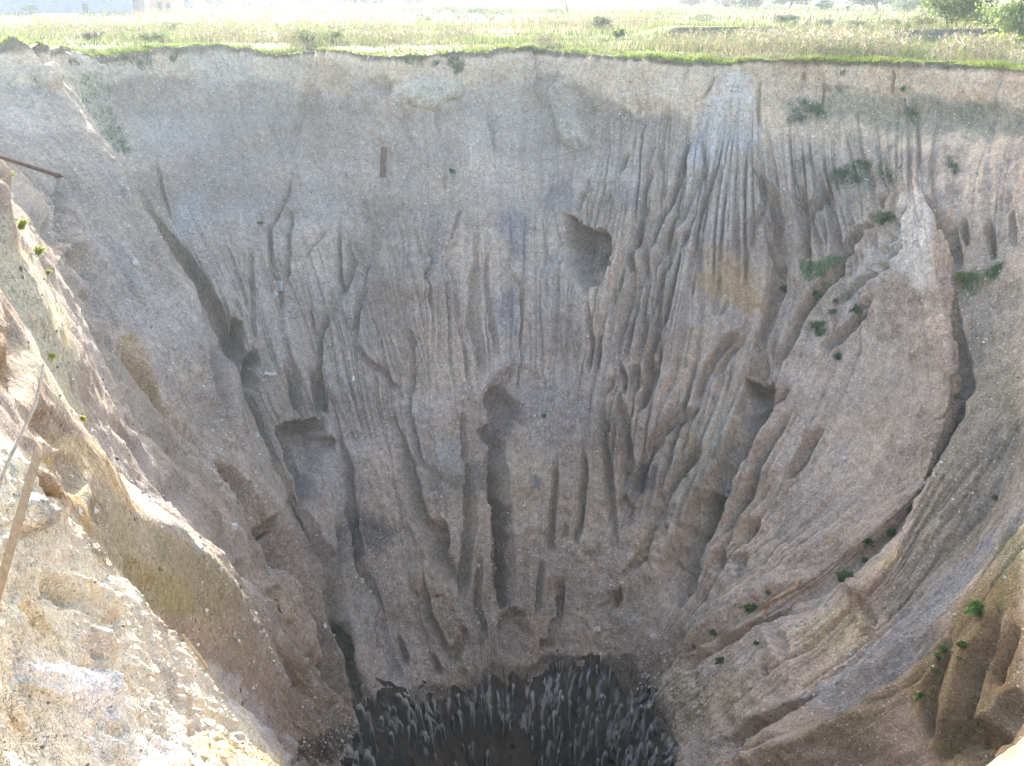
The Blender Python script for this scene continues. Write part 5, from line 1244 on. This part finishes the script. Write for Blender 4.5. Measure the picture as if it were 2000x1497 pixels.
# ------------------------------------------------------------------ buildings far left
def box(x0, x1, y0, y1, z0, z1):
    V = [(x, y, z) for z in (z0, z1) for (x, y) in ((x0, y0), (x1, y0), (x1, y1), (x0, y1))]
    return V, [(0, 3, 2, 1), (4, 5, 6, 7), (0, 1, 5, 4), (1, 2, 6, 5), (2, 3, 7, 6), (3, 0, 4, 7)]
def gable(x0, x1, y0, y1, z0, z1, ov=.3):
    ym = (y0 + y1) / 2; t = .18
    V = [(x0 - ov, y0 - ov, z0), (x1 + ov, y0 - ov, z0), (x1 + ov, ym, z1), (x0 - ov, ym, z1), (x0 - ov, y1 + ov, z0), (x1 + ov, y1 + ov, z0)]
    V += [(x, y, z + t) for x, y, z in V]
    return V, [(0, 1, 2, 3), (3, 2, 5, 4), (6, 9, 8, 7), (9, 10, 11, 8), (0, 6, 7, 1), (4, 5, 11, 10), (0, 3, 9, 6), (3, 4, 10, 9), (1, 7, 8, 2), (2, 8, 11, 5)]
def building(name, pxl, pxr, py, depth, h, wall, roof, label, openings=(), panels=0, y=None):
    yb = y or atz((pxl + pxr) / 2, py, 0.0)[1]
    x0, x1 = at(pxl, py, yb)[0], at(pxr, py, yb)[0]
    zb = field_h(np.array(x0), np.array(yb)) - .3
    root = empty(name, (x0, yb, float(zb)), label, 'building')
    w = x1 - x0
    V, F = box(0, w, 0, depth, 0, h); mesh_obj('wall', V, F, MAT[wall], root)
    V, F = gable(0, w, 0, depth, h + .003, h + depth * .28); mesh_obj('roof', V, F, MAT[roof], root)
    for i in range(panels):
        a, b_ = w * i / panels + .03, w * (i + 1) / panels - .03
        V, F = box(a, b_, -.06 - .03 * (i % 2), -.003, .35, h - .02); mesh_obj('wall_panel', V, F, MAT[wall], root)
    for (f0, f1, z0, z1, kind) in openings:
        V, F = box(w * f0, w * f1, -.09, -.004, z0, z1); fr = mesh_obj(kind, V, F, MAT['pale_wood'], root)
        V, F = box(w * f0 + .08, w * f1 - .08, -.12, -.093, z0 + .08, z1 - .08); mesh_obj('pane' if kind == 'window' else 'leaf', V, F, MAT['dark_pane'], fr)
    return root
building('warehouse', -60, 217, 21, 14, 6.5, 'grey_sheet', 'slate', 'long blue grey sheet shed behind the field at the left edge', [(.80, .84, .4, 2.6, 'door')], 9, 235)
building('shed', 220, 262, 18, 8, 4.2, 'dark_sheet', 'slate', 'dark blue hut beside the long grey shed', [(.3, .6, .4, 2.4, 'door')], 0, 250)
building('house', 292, 338, 18, 9, 3.4, 'pink_plaster', 'roof', 'small pink house with a dark door left of the far trees', [(.36, .56, .35, 2.6, 'door'), (.72, .9, 1.2, 2.4, 'window')], 0, 255)
building('shed', 345, 364, 11, 7, 3.8, 'dark_sheet', 'slate', 'small blue shed right of the pink house', [(.3, .7, .4, 2.4, 'door')], 0, 300)
building('house', 472, 494, 10, 8, 3.6, 'cream_plaster', 'roof', 'tiny cream house far behind the left field', [(.2, .4, 1.2, 2.4, 'window'), (.6, .8, 1.2, 2.4, 'window')], 0, 320)
building('house', 522, 540, 7, 8, 3.4, 'pink_plaster', 'roof', 'tiny pink house right of the cream one', [(.25, .5, 1.2, 2.4, 'window')], 0, 325)
q0, q1 = at(66, 29, 205), at(152, 29, 205)
lw = empty('garden_wall', (q0[0], 205, float(field_h(np.array(q0[0]), np.array(205.)))), 'low whitewashed wall in front of the long grey shed', 'wall')
for i in range(5):
    a = (q1[0] - q0[0]) / 5
    V, F = box(a * i + .02, a * (i + 1) - .02, 0, .25, -.2, .75 + .06 * (i % 2)); mesh_obj('wall_section', V, F, MAT['white_wall'], lw)

# ------------------------------------------------------------------ fences, pole, bare trunk, board stack
pts = []
fx = [851, 882, 914, 945, 974, 1000, 1031, 1057, 1086, 1120, 1150, 1188, 1230, 1264, 1306, 1344, 1372, 1400]
f0 = at(1120, 15, 300)
fence = empty('wire_fence', (f0[0], 300, 0), 'long straight wire fence along the far edge of the field', 'fence')
for px_ in fx:
    q = at(px_, 14, 300); q[2] = float(field_h(np.array(q[0]), np.array(300.)))
    V, F = tube([(q[0], 300, q[2] - .3), (q[0] + random.uniform(-.08, .08), 300, q[2] + 2.9)], .09, 6)
    mesh_obj('post', np.array(V) - np.array([f0[0], 300, 0]), F, MAT['dark_wood'], fence)
    pts.append(q)
for hz in (.7, 1.5, 2.4):
    V, F = tube([(q[0] - f0[0], -.1, q[2] + hz) for q in pts], .02, 4); mesh_obj('wire', V, F, MAT['rust'], fence)
RP = [(1510, 27, 50, .11), (1520, 32, 49, -.35), (1528, 25, 43, .1), (1575, 39, 55, .1), (1580, 34, 55, .04), (1606, 46, 60, .08), (1619, 28, 44, .05), (1641, 49, 68, .1), (1672, 32, 58, .03), (1714, 25, 48, .35), (1705, 54, 65, .05), (1747, 41, 64, .09), (1770, 40, 66, .04), (1810, 37, 66, .12), (1891, 48, 66, .03), (1975, 48, 74, .05)]
o0 = atz(1700, 60, 0)
fence = empty('post_fence', tuple(o0), 'broken fence of leaning dark wooden posts before the pale willows', 'fence')
for (px_, t_, b_, ln) in RP:
    q = atz(px_, b_, 0.0); q[2] = float(field_h(np.array(q[0]), np.array(q[1])))
    h = (b_ - t_) * q[1] / FPX * 1.02
    V, F = tube([q - o0 + [0, 0, -.3], q - o0 + [ln * .35 * h, 0, h * .55], q - o0 + [ln * h, .05, h]], [.085, .075, .065], 6)
    mesh_obj('post', V, F, MAT['dark_wood'], fence)
q = atz(1824, 36, 0.0); q[2] = float(field_h(np.array(q[0]), np.array(q[1])))
pole = empty('utility_pole', tuple(q), 'tall thin wooden pole rising beside the largest willow bush', 'pole')
V, F = tube([(0, 0, -.5), (.1, 0, 4), (.25, 0, 8.5)], [.17, .15, .12], 8); mesh_obj('shaft', V, F, MAT['dark_wood'], pole)
V, F = box(-.7, 1.1, -.07, .07, 7.7, 7.85); mesh_obj('crossarm', V, F, MAT['dark_wood'], pole)
for xx in (-.55, .2, .95):
    V, F = tube([(xx, 0, 7.84), (xx, 0, 7.95), (xx, 0, 8.08)], [.03, .06, .03], 6); mesh_obj('insulator', V, F, MAT['white_wall'], pole)
q = atz(1110, 33, 0.0); q[2] = float(field_h(np.array(q[0]), np.array(q[1])))
dt = empty('bare_tree', tuple(q), 'thin bare leaning trunk in front of the wire fence', 'tree')
V, F = tube([(0, 0, -.3), (-.45, 0, 1.6), (-.85, 0, 3.4), (-.8, 0, 5.5)], [.17, .15, .11, .05], 7); mesh_obj('trunk', V, F, MAT['dark_wood'], dt)
V, F = join([tube([(-.8, 0, 3.2), (-1.5, .1, 4.3), (-1.7, .1, 5.4)], [.06, .04, .015], 5), tube([(-.85, 0, 3.8), (-.2, 0, 4.8), (.1, 0, 5.8)], [.05, .035, .012], 5)]); mesh_obj('branches', V, F, MAT['dark_wood'], dt)
q = atz(664, 58, 0.0); q[2] = float(field_h(np.array(q[0]), np.array(q[1])))
bs = empty('board_stack', tuple(q), 'stack of white boards lying on the pale track across the field', 'boards')
for i in range(4):
    V, F = box(-1.3 + .12 * i, 1.25 - .1 * (i % 2), -.5, .45 - .1 * i, .06 + .15 * i, .155 + .15 * i); mesh_obj('board', V, F, MAT['white_wall'], bs)
for xx in (-.9, .8):
    V, F = box(xx, xx + .12, -.45, .4, -.06, .057); mesh_obj('bearer', V, F, MAT['dark_wood'], bs)
V, F = tube([(.45, .2, .5), (.47, .2, 1.35)], .03, 5); mesh_obj('stake', V, F, MAT['white_wall'], bs)

# ------------------------------------------------------------------ timbers, pipe and slabs on the slopes
def oriented(V, p, xdir, ndir):
    x = np.array(xdir, float); x /= np.linalg.norm(x)
    n_ = np.array(ndir, float); n_ -= x * n_.dot(x); n_ /= np.linalg.norm(n_)
    y_ = np.cross(n_, x)
    return np.array([p + v[0] * x + v[1] * y_ + v[2] * n_ for v in np.array(V)])
def roughbox(L, w, t, rng, nl=6, jag=.04):
    """a weathered board: subdivided along its length with uneven ends and edges"""
    V, F = [], []
    for i in range(nl + 1):
        f = i / nl
        for (a, c_) in ((-1, -1), (1, -1), (1, 1), (-1, 1)):
            e = jag * L * rng.uniform(-1, 1) if i in (0, nl) else 0
            V.append((f * L + e, a * w / 2 * (1 + .08 * rng.uniform(-1, 1)), c_ * t / 2 * (1 + .1 * rng.uniform(-1, 1)) + .01 * L * math.sin(3 * f) * .5))
    for i in range(nl):
        for j in range(4):
            F.append((i * 4 + j, i * 4 + (j + 1) % 4, i * 4 + 4 + (j + 1) % 4, i * 4 + 4 + j))
    F.append((3, 2, 1, 0)); F.append(tuple(nl * 4 + j for j in range(4)))
    return V, F
def strut(name, pts, w, t, mat, label, cat, round_=False):
    P_ = [np.array(p) for p in pts]
    rng = np.random.default_rng(len(name) + int(abs(P_[0][0]) * 100))
    base = P_[-1]
    if round_:
        L = []
        for i in range(len(P_) - 1):
            for k in range(3):
                L.append(P_[i] + (P_[i + 1] - P_[i]) * k / 3 + rng.normal(0, w * .12, 3))
        L.append(P_[-1])
        V, F = tube(L, np.linspace(w * .38, w * .55, len(L)), 8); V = np.array(V)
    else:
        d = P_[0] - base
        V, F = roughbox(np.linalg.norm(d), w, t, rng)
        V = oriented(V, base, d, CAM - base)
    o = mesh_obj(name, V, F, MAT[mat], None, smooth=round_, loc=base)
    tag(o, label, cat)
    return o
strut('plank', [at(76, 880, 6.5), at(-45, 1300, 5.7)], .062, .03, 'pale_wood', 'thick pale plank standing up out of the sunlit near slope', 'plank')
strut('stick', [at(85, 712, 7.0), at(70, 790, 6.8), at(14, 905, 6.4), at(-60, 1120, 5.8)], .026, .02, 'wood', 'thin grey stick leaning behind the thick pale plank', 'stick', True)
strut('stick', [at(359, 1241, 15.9), at(404, 1306, 17.4)], .075, .04, 'wood', 'short grey stick at the edge of the sunlit near slope', 'stick', True)
b0, b1 = at(-120, 268, 27.5), at(112, 343, 27)
pipe = empty('steel_pipe', tuple(b0), 'rusty steel pipe jutting out over the left spur', 'pipe')
V, F = tube([b0 - b0, (b1 - b0) * .5, b1 - b0], .052, 12); mesh_obj('tube', V, F, MAT['rust'], pipe, smooth=True)
e_ = (b1 - b0) / np.linalg.norm(b1 - b0)
V, F = tube([b1 - b0 - e_ * .06, b1 - b0 + e_ * .05], .075, 12); mesh_obj('flange', V, F, MAT['rust'], pipe)
V, F = tube([b1 - b0 + e_ * .05, b1 - b0 + e_ * .16 + [0, 0, .02]], .03, 8); mesh_obj('bracket', V, F, MAT['rust'], pipe)
pp, nn_ = hit(749, 342)
o = mesh_obj('board', oriented(roughbox(2.0, .44, .07, np.random.default_rng(2))[0], pp + nn_ * .1 - np.array([0, 0, .15]), (.08, .1, 1), nn_ + np.array([0, -.8, 0])), roughbox(2.0, .44, .07, np.random.default_rng(2))[1], MAT['rust'], loc=pp)
tag(o, 'reddish brown board standing upright high on the far wall', 'board')
def slab(px, py, L, w, t, ang, mat, label, cat='slab', name='concrete_slab', bend=0):
    p, n_ = hit(px, py)
    up = np.array([0, 0, 1.0]) - n_ * n_[2]; up /= np.linalg.norm(up); si = np.cross(up, n_)
    x = math.cos(ang) * si + math.sin(ang) * up
    rng = np.random.default_rng(int(px + py))
    V, F = roughbox(L, w, t, rng, 5, .05)
    V = [(v[0] - L / 2, v[1], v[2] + (bend * max(0, v[0] - L * .6))) for v in V]
    o = mesh_obj(name, oriented(V, p + n_ * (t * .6 + .05), x, n_ + np.array([0, -.3, .25])), F, MAT[mat], loc=p)
    tag(o, label, cat); return o
slab(550, 560, .75, .5, .14, 1.9, 'concrete', 'larger pale concrete slab caught in the gully left of centre')
slab(540, 577, .42, .36, .16, 1.0, 'concrete', 'small pale concrete lump just below the larger slab')
slab(526, 734, .75, .22, .1, -.75, 'concrete', 'bent grey slab lying below the slabs on the left far wall', bend=.6)
slab(690, 742, .36, .14, .1, 1.1, 'white_wall', 'small white fragment on the far wall left of the central channel', 'fragment', 'fragment')
slab(650, 622, .9, .12, .06, .5, 'wood', 'broken lath lying in a runnel left of centre', 'lath', 'lath')
slab(632, 1419, .75, .1, .07, -.5, 'pale_wood', 'broken timber end on the left lip of the salt pit', 'timber', 'timber')
slab(606, 1428, .5, .05, .05, .7, 'pale_wood', 'thin lath on the left lip of the salt pit', 'lath', 'lath')
slab(1564, 402, 1.9, .09, .06, -.55, 'wood', 'thin pole lying across the runnels high on the right wall', 'pole', 'pole')
slab(540, 1185, 1.3, .1, .06, -1.1, 'dark_wood', 'dark branch lying on the lower left spur', 'branch', 'branch')

def rock(px, py, size, mat, label, cat='stone'):
    p, n_ = hit(px, py)
    rng = np.random.default_rng(int(px * 3 + py))
    nu, nw = 9, 6
    V = [(0, 0, 1.0)]
    for i in range(1, nw):
        for j in range(nu):
            a, th = 2 * math.pi * (j + .5 * (i % 2)) / nu, math.pi * i / nw
            V.append((math.sin(th) * math.cos(a), math.sin(th) * math.sin(a), math.cos(th)))
    V.append((0, 0, -1.0)); V = np.array(V)
    V *= (1 + .28 * rng.normal(0, 1, (len(V), 1)).clip(-1, 1)); V *= rng.uniform(.65, 1.2, 3) * size / 2
    F = [(0, 1 + j, 1 + (j + 1) % nu) for j in range(nu)]
    for i in range(nw - 2):
        for j in range(nu):
            a = 1 + i * nu + j; c_ = 1 + i * nu + (j + 1) % nu
            F.append((a, a + nu, c_ + nu, c_))
    l = len(V) - 1
    F += [(l, l - nu + (j + 1) % nu, l - nu + j) for j in range(nu)]
    o = mesh_obj('stone', V + n_ * size * .3, F, MAT[mat], None); o.location = p
    tag(o, label, cat); return o
for a in [(1279, 1250, .45, 'rock', 'pale stone at the foot of the right dark gully'), (1166, 1231, .4, 'rock', 'pale stone above the salt pit right of centre'),
          (1316, 1449, .42, 'rock', 'white stone on the right lip of the salt pit'), (706, 1138, .4, 'rock', 'pale stone in the runnel above the left of the pit'),
          (723, 1157, .22, 'rock', 'small white stone just below the pale stone in the left runnel'), (500, 852, .32, 'rock', 'white stone in the dark gully beside the big left spur'),
          (935, 1105, .3, 'rock', 'pale stone on the wall left of the central channel'), (634, 1222, .35, 'rock', 'white stone on the lower left gully floor'),
          (1172, 1277, .2, 'rock', 'small white stone on the damp lip above the salt'), (675, 1308, .7, 'dark_rock', 'brown boulder sitting in the lower left gully'),
          (1128, 1295, .55, 'dark_rock', 'brown boulder on the damp lip above the pinnacles'), (1225, 1416, .8, 'dark_rock', 'dark boulder crusted with salt at the right of the pit'),
          (1233, 1475, .55, 'rock', 'round salt covered stone low at the right of the pit'), (1651, 898, .35, 'rock', 'pale stone in the middle of the right gravel face'),
          (374, 585, .28, 'rock', 'white stone at the crest of the big left spur'), (1690, 607, .3, 'rock', 'white stone beside the green weeds on the right spur'),
          (452, 1032, .4, 'rock', 'pale stone on the lower crest of the big left spur'), (263, 515, .35, 'rock', 'pale stone in the middle of the big left spur face')]:
    rock(*a)

# ------------------------------------------------------------------ weeds on the slopes
def weed(px, py, size, col, label, group, n=70, upright=.35, thin=1.0):
    p, n_ = hit(px, py)
    rng = np.random.default_rng(int(px * 5 + py * 3))
    up = np.array([0, 0, 1.0])
    base = np.zeros((n, 3)) + rng.normal(0, size * .07, (n, 3)) * np.array([1, .7, .5])
    d = rng.normal(0, 1, (n, 3)); d = d / np.linalg.norm(d, axis=1, keepdims=True) * (1 - upright) + n_ * .45 + up * upright
    d /= np.linalg.norm(d, axis=1, keepdims=True)
    L = size * (.75 if thin == 1.0 else 1.0) * rng.uniform(.25, .7, n)[:, None]
    sd = np.cross(d, rng.normal(0, 1, (n, 3))); sd /= np.linalg.norm(sd, axis=1, keepdims=True)
    w = L * rng.uniform(.16, .3, n)[:, None] * thin
    mid_ = base + d * L * .55
    tip = base + d * L + np.array([0, 0, -1]) * L * .25
    V = np.stack([base, mid_ + sd * w, tip, mid_ - sd * w], 1).reshape(-1, 3)
    o = mesh_obj('weed', V, np.arange(4 * n).reshape(-1, 4), MAT['leaf']); o.location = p + n_ * .03
    vcolor(o, np.repeat(np.array(col) * rng.uniform(.7, 1.3, (n, 1)), 4, axis=0))
    tag(o, label, 'plant', group); return o
BRT = (.09, .19, .04); MIDG = (.085, .15, .06); YGR = (.40, .42, .05)
G_ = 'green weeds on the lower right slope'
for (c_, x, y, s, col, lab) in [
        (12, 1755, 275, 1.0, BRT, 'largest bright green weed at the top of the lower right slope'), (12, 1660, 480, .6, BRT, 'bright weed below the largest one on the lower right slope'),
        (12, 1548, 495, .5, BRT, 'upper of two neighbouring weeds left on the lower right slope'), (12, 1515, 537, .5, BRT, 'lower of two neighbouring weeds left on the lower right slope'),
        (12, 1635, 547, .3, BRT, 'tiny weed right of the neighbouring pair on the lower right slope'), (12, 1505, 615, .3, BRT, 'tiny weed below the neighbouring pair on the lower right slope'),
        (12, 1420, 750, .5, BRT, 'lowest bright weed on the lower right slope'), (12, 480, 255, .9, BRT, 'long bright weed beside the orange earth ledge'),
        (12, 270, 397, .6, MIDG, 'weed left below the orange earth ledge'), (12, 160, 470, .4, MIDG, 'small weed nearest the hole on the right ledge'), (12, 515, 460, .5, MIDG, 'dark weed on the rib right of the pit'),
        (12, 570, 170, .4, MIDG, 'dark weed at the top of the orange earth ledge'), (12, 315, 560, .7, (.09, .14, .06), 'dull green weed on the slope above the right lip of the pit'),
        (9, 1370, 690, .6, MIDG, 'green weed at the top of the yellow earth rib'), (9, 1270, 835, .9, MIDG, 'green weed clump halfway down the yellow earth rib'), (9, 1125, 885, .8, MIDG, 'dark green weed left of the yellow earth rib'),
        (9, 1120, 995, .6, MIDG, 'dark weed on the crest of the yellow earth rib'), (9, 1000, 1095, 1.2, MIDG, 'big dark weed above the pointed earth tooth'), (9, 1840, 640, .5, MIDG, 'weed at the edge of the pale grey chute'),
        (6, 1160, 490, 1.4, MIDG, 'large dark weed near the peak of the right spur'), (6, 1010, 965, .9, MIDG, 'weed beside the white stone on the right spur'), (6, 890, 985, .7, MIDG, 'weed left of the white stone on the right spur'),
        (6, 820, 1060, 1.1, MIDG, 'weed clump in the middle of the runnels of the right spur'), (6, 910, 1225, .9, (.05, .16, .07), 'lonely dark green weed low on the right spur'), (6, 790, 885, .8, MIDG, 'weed just below the green patch on the right spur'),
        (6, 1585, 800, 1.2, (.2, .26, .06), 'yellowish weed in the gully right of the right spur'), (6, 640, 855, .8, (.09, .14, .05), 'weed left of the green patch on the right spur'), (6, 905, 920, .5, MIDG, 'small weed under the pale streak of the right spur'),
        (8, 1185, 182, .5, (.03, .24, .09), 'single green weed in the middle of the far wall'), (5, 628, 235, .8, (.10, .20, .08), 'single pale weed high on the far wall'),
        (4, 1385, 515, .7, (.09, .17, .07), 'green weed beside a runnel on the left far wall'), (4, 265, 1215, .25, YGR, 'tiny yellow weed on the sunlit rib at the left edge'), (7, 445, 200, .3, YGR, 'tiny yellow weed low on the sunlit left rib')]:
    q = px_of(c_, [(x, y)])[0]
    weed(q[0], q[1], s, col, lab, 'weeds sprouting on the crater slopes')
for (x, y, s, lab) in [(38, 357, .75, 'left of the yellow green grass tufts below the rusty pipe'), (70, 375, .8, 'right of the yellow green grass tufts below the rusty pipe'), (90, 398, .45, 'lowest small yellow grass tuft below the rusty pipe'), (8, 318, .6, 'grass tuft at the left edge just under the rusty pipe')]:
    while hit(x, y)[0][1] > 34: y += 3
    w_ = weed(x, y, s * .95, (.30, .33, .07), lab, 'grass tufts below the pipe', 160, .72, .22); w_.name = 'grass_tuft'
# clinging grass on shaded parts of the walls
parts = []
for (c_, poly, n, h, col) in [
        (1, [(340, 420), (560, 400), (620, 500), (640, 650), (740, 830), (700, 857), (560, 720), (440, 600)], 2600, .4, (.075, .13, .05)),
        (1, [(720, 350), (830, 310), (850, 350), (880, 390), (800, 400)], 500, .35, (.06, .10, .05)), (1, [(940, 310), (1010, 310), (1000, 350), (950, 350)], 300, .35, (.06, .10, .05)),
        (1, [(380, 300), (450, 320), (440, 370), (390, 360)], 160, .3, (.06, .09, .05)), (1, [(600, 350), (720, 320), (700, 380), (620, 380)], 200, .3, (.07, .10, .05)),
        (2, [(630, 300), (720, 300), (750, 430), (700, 440), (650, 400)], 900, .4, (.07, .11, .055)), (2, [(360, 320), (600, 320), (590, 370), (420, 370)], 500, .35, (.075, .11, .05)),
        (2, [(1000, 270), (1190, 280), (1170, 310), (1050, 310)], 400, .4, (.06, .09, .05)), (2, [(1040, 560), (1050, 600), (880, 600), (860, 560)], 0, .3, (.06, .09, .05)),
        (3, [(690, 560), (880, 570), (900, 660), (720, 680)], 700, .4, (.075, .11, .055)), (3, [(1280, 485), (1340, 490), (1330, 510), (1290, 508)], 120, .35, (.05, .10, .04)), (3, [(1320, 560), (1380, 560), (1400, 700), (1330, 690)], 350, .4, (.07, .11, .055)),
        (3, [(880, 490), (1040, 480), (1030, 510), (890, 520)], 160, .3, (.06, .10, .05)), (3, [(960, 400), (995, 405), (990, 430), (965, 425)], 60, .3, (.05, .08, .04)),
        (6, [(870, 250), (1000, 180), (1100, 190), (1060, 250), (1040, 300), (880, 300)], 1500, .45, (.05, .10, .045)), (6, [(1060, 190), (1260, 210), (1240, 290), (1170, 320)], 600, .4, (.06, .10, .05)),
        (6, [(700, 740), (800, 690), (940, 680), (900, 760), (760, 830)], 1500, .42, (.07, .145, .05)), (6, [(1540, 790), (1640, 780), (1800, 720), (1760, 800), (1640, 900), (1570, 880)], 1100, .42, (.075, .14, .05)),
        (6, [(760, 1040), (840, 1030), (850, 1100), (770, 1130)], 350, .35, (.06, .14, .05)), (6, [(660, 820), (850, 780), (1000, 900), (800, 1100), (640, 1050)], 700, .3, (.085, .14, .06)), (6, [(1120, 440), (1210, 470), (1190, 520), (1130, 500)], 250, .4, (.06, .13, .05)),
        (9, [(1880, 880), (2000, 790), (2000, 1130), (1850, 1130), (1830, 1000)], 900, .13, (.10, .15, .045)), (12, [(1830, 60), (2000, 0), (2000, 200), (1900, 300), (1800, 200)], 600, .13, (.10, .15, .045)), (12, [(1650, 260), (1760, 200), (1780, 500), (1600, 700), (1500, 600)], 400, .12, (.11, .15, .05)),
        (12, [(1580, 950), (1650, 940), (1640, 1080), (1560, 1100)], 250, .2, (.14, .17, .04)), (9, [(1060, 880), (1300, 800), (1280, 860), (1050, 1000), (920, 1130)], 350, .3, (.08, .15, .05)), (6, [(1480, 160), (1560, 150), (1540, 260), (1480, 240)], 200, .35, (.07, .11, .06)), (4, [(500, 0), (640, 0), (720, 130), (640, 150)], 700, .4, (.07, .125, .055))]:
    poly = px_of(c_, poly); k = 0
    lo, hi = poly.min(0), poly.max(0)
    P0, hcol = [], []
    tries = 0
    cen = RNG.uniform(lo, hi, (max(6, n // 25), 2))
    cand = cen[RNG.integers(0, len(cen), n)] + RNG.normal(0, (hi - lo).mean() * .06, (n, 2))
    cand = cand[inside(cand[:, 0], cand[:, 1], poly)][::2]
    for a in cand:
        h_ = cast(CAM, ray(a[0], a[1]))
        if h_ is not None: P0.append(h_[0])
    if not P0: continue
    P0 = np.array(P0); m = len(P0)
    hh = h * RNG.uniform(.4, 1.3, m)
    cc = np.array(col) * RNG.uniform(1.0, 2.2, (m, 1))
    for r_ in range(2):
        parts.append(blade_mesh(P0 + RNG.normal(0, .06, (m, 3)), hh * RNG.uniform(.6, 1, m), np.full(m, .022 if P0[:, 1].mean() > 40 else .009), RNG.normal(0, .5, (m, 2)) + np.array([0, -.35]), cc, RNG))
V, F, cc = stack(parts)
o = mesh_obj('slope_grass', V, F, MAT['leaf']); vcolor(o, cc)
tag(o, 'thin dark green grass clinging to the shaded crater walls', 'grass', kind='stuff')

# ------------------------------------------------------------------ loose pebbles
def pebbles(P, n, smin, smax, name, label, mat, seed, ymin=0):
    rng = np.random.default_rng(seed)
    N_ = grid_normals(P).reshape(-1, 3); Q = P.reshape(-1, 3)
    px, py, dep = project(Q)
    ok = (px > -20) & (px < 2020) & (py > 110) & (py < 1500) & (Q[:, 1] > ymin)
    # collect more where the ground is hollow and in drifts
    dr = fbm(Q, .35, 3, .6) + .5 * fbm(Q, 1.3, 2, .6)
    w = np.where(ok, np.clip(.25 + dr, .02, 1.4), 0) * np.clip(dep / 60, .15, 1.2) ** 1.0
    idx = rng.choice(len(Q), n, p=w / w.sum())
    s = smin + (smax - smin) * rng.random(n) ** 4
    base = Q[idx] + N_[idx] * (s * .2)[:, None] + rng.normal(0, .04, (n, 3)) * .5
    octa = np.array([(1, 0, 0), (0, 1, 0), (-1, 0, 0), (0, -1, 0), (0, 0, 1), (0, 0, -1)], float)
    V = octa[None] * rng.uniform(.55, 1.25, (n, 6, 1)) * s[:, None, None] * rng.uniform(.6, 1.1, (n, 1, 3))
    a = rng.uniform(0, 6.28, n); ca, sa = np.cos(a)[:, None], np.sin(a)[:, None]
    V = np.stack([V[..., 0] * ca - V[..., 1] * sa, V[..., 0] * sa + V[..., 1] * ca, V[..., 2]], -1) + base[:, None]
    f = np.array([(0, 1, 4), (1, 2, 4), (2, 3, 4), (3, 0, 4), (1, 0, 5), (2, 1, 5), (3, 2, 5), (0, 3, 5)])
    F = (f[None] + 6 * np.arange(n)[:, None, None]).reshape(-1, 3)
    g = rng.random((n, 1))
    cc = np.where(g < .35, np.array([.62, .60, .56]), np.where(g < .7, np.array([.40, .36, .31]), np.array([.24, .20, .165]))) * rng.uniform(.75, 1.2, (n, 1))
    o = mesh_obj(name, V.reshape(-1, 3), F, mat); vcolor(o, np.repeat(cc, 6, axis=0))
    tag(o, label, 'pebbles', kind='stuff')
MAT['pebble'], nt, b = new_mat('pebble')
at_ = nd(nt, 'ShaderNodeAttribute', attribute_name='tint'); nt.links.new(at_.outputs['Color'], b.inputs['Base Color'])
pebbles(Pm, 32000, .018, .10, 'scree_pebbles', 'pale pebbles scattered over the crater walls', MAT['pebble'], 31)
pebbles(Pn, 5000, .005, .03, 'near_pebbles', 'crumbs of clay and gypsum on the sunlit near slope', MAT['pebble'], 32, 3)

# ------------------------------------------------------------------ the hazy air
MAT['haze'] = bpy.data.materials.new('haze'); MAT['haze'].use_nodes = True
nt = MAT['haze'].node_tree
nt.nodes.remove(nt.nodes['Principled BSDF'])
pv = nt.nodes.new('ShaderNodeVolumePrincipled')
pv.inputs['Color'].default_value = (.74, .87, 1.0, 1)
pv.inputs['Density'].default_value = .00036
pv.inputs['Anisotropy'].default_value = .4
nt.links.new(pv.outputs[0], nt.nodes['Material Output'].inputs['Volume'])
V, F = box(-1900, 1900, -1900, 1950, -62, 24)
hz = mesh_obj('haze', V, F, MAT['haze']); tag(hz, kind='stuff'); hz['label'] = 'thin bluish haze over the crater and field'; hz['category'] = 'haze'
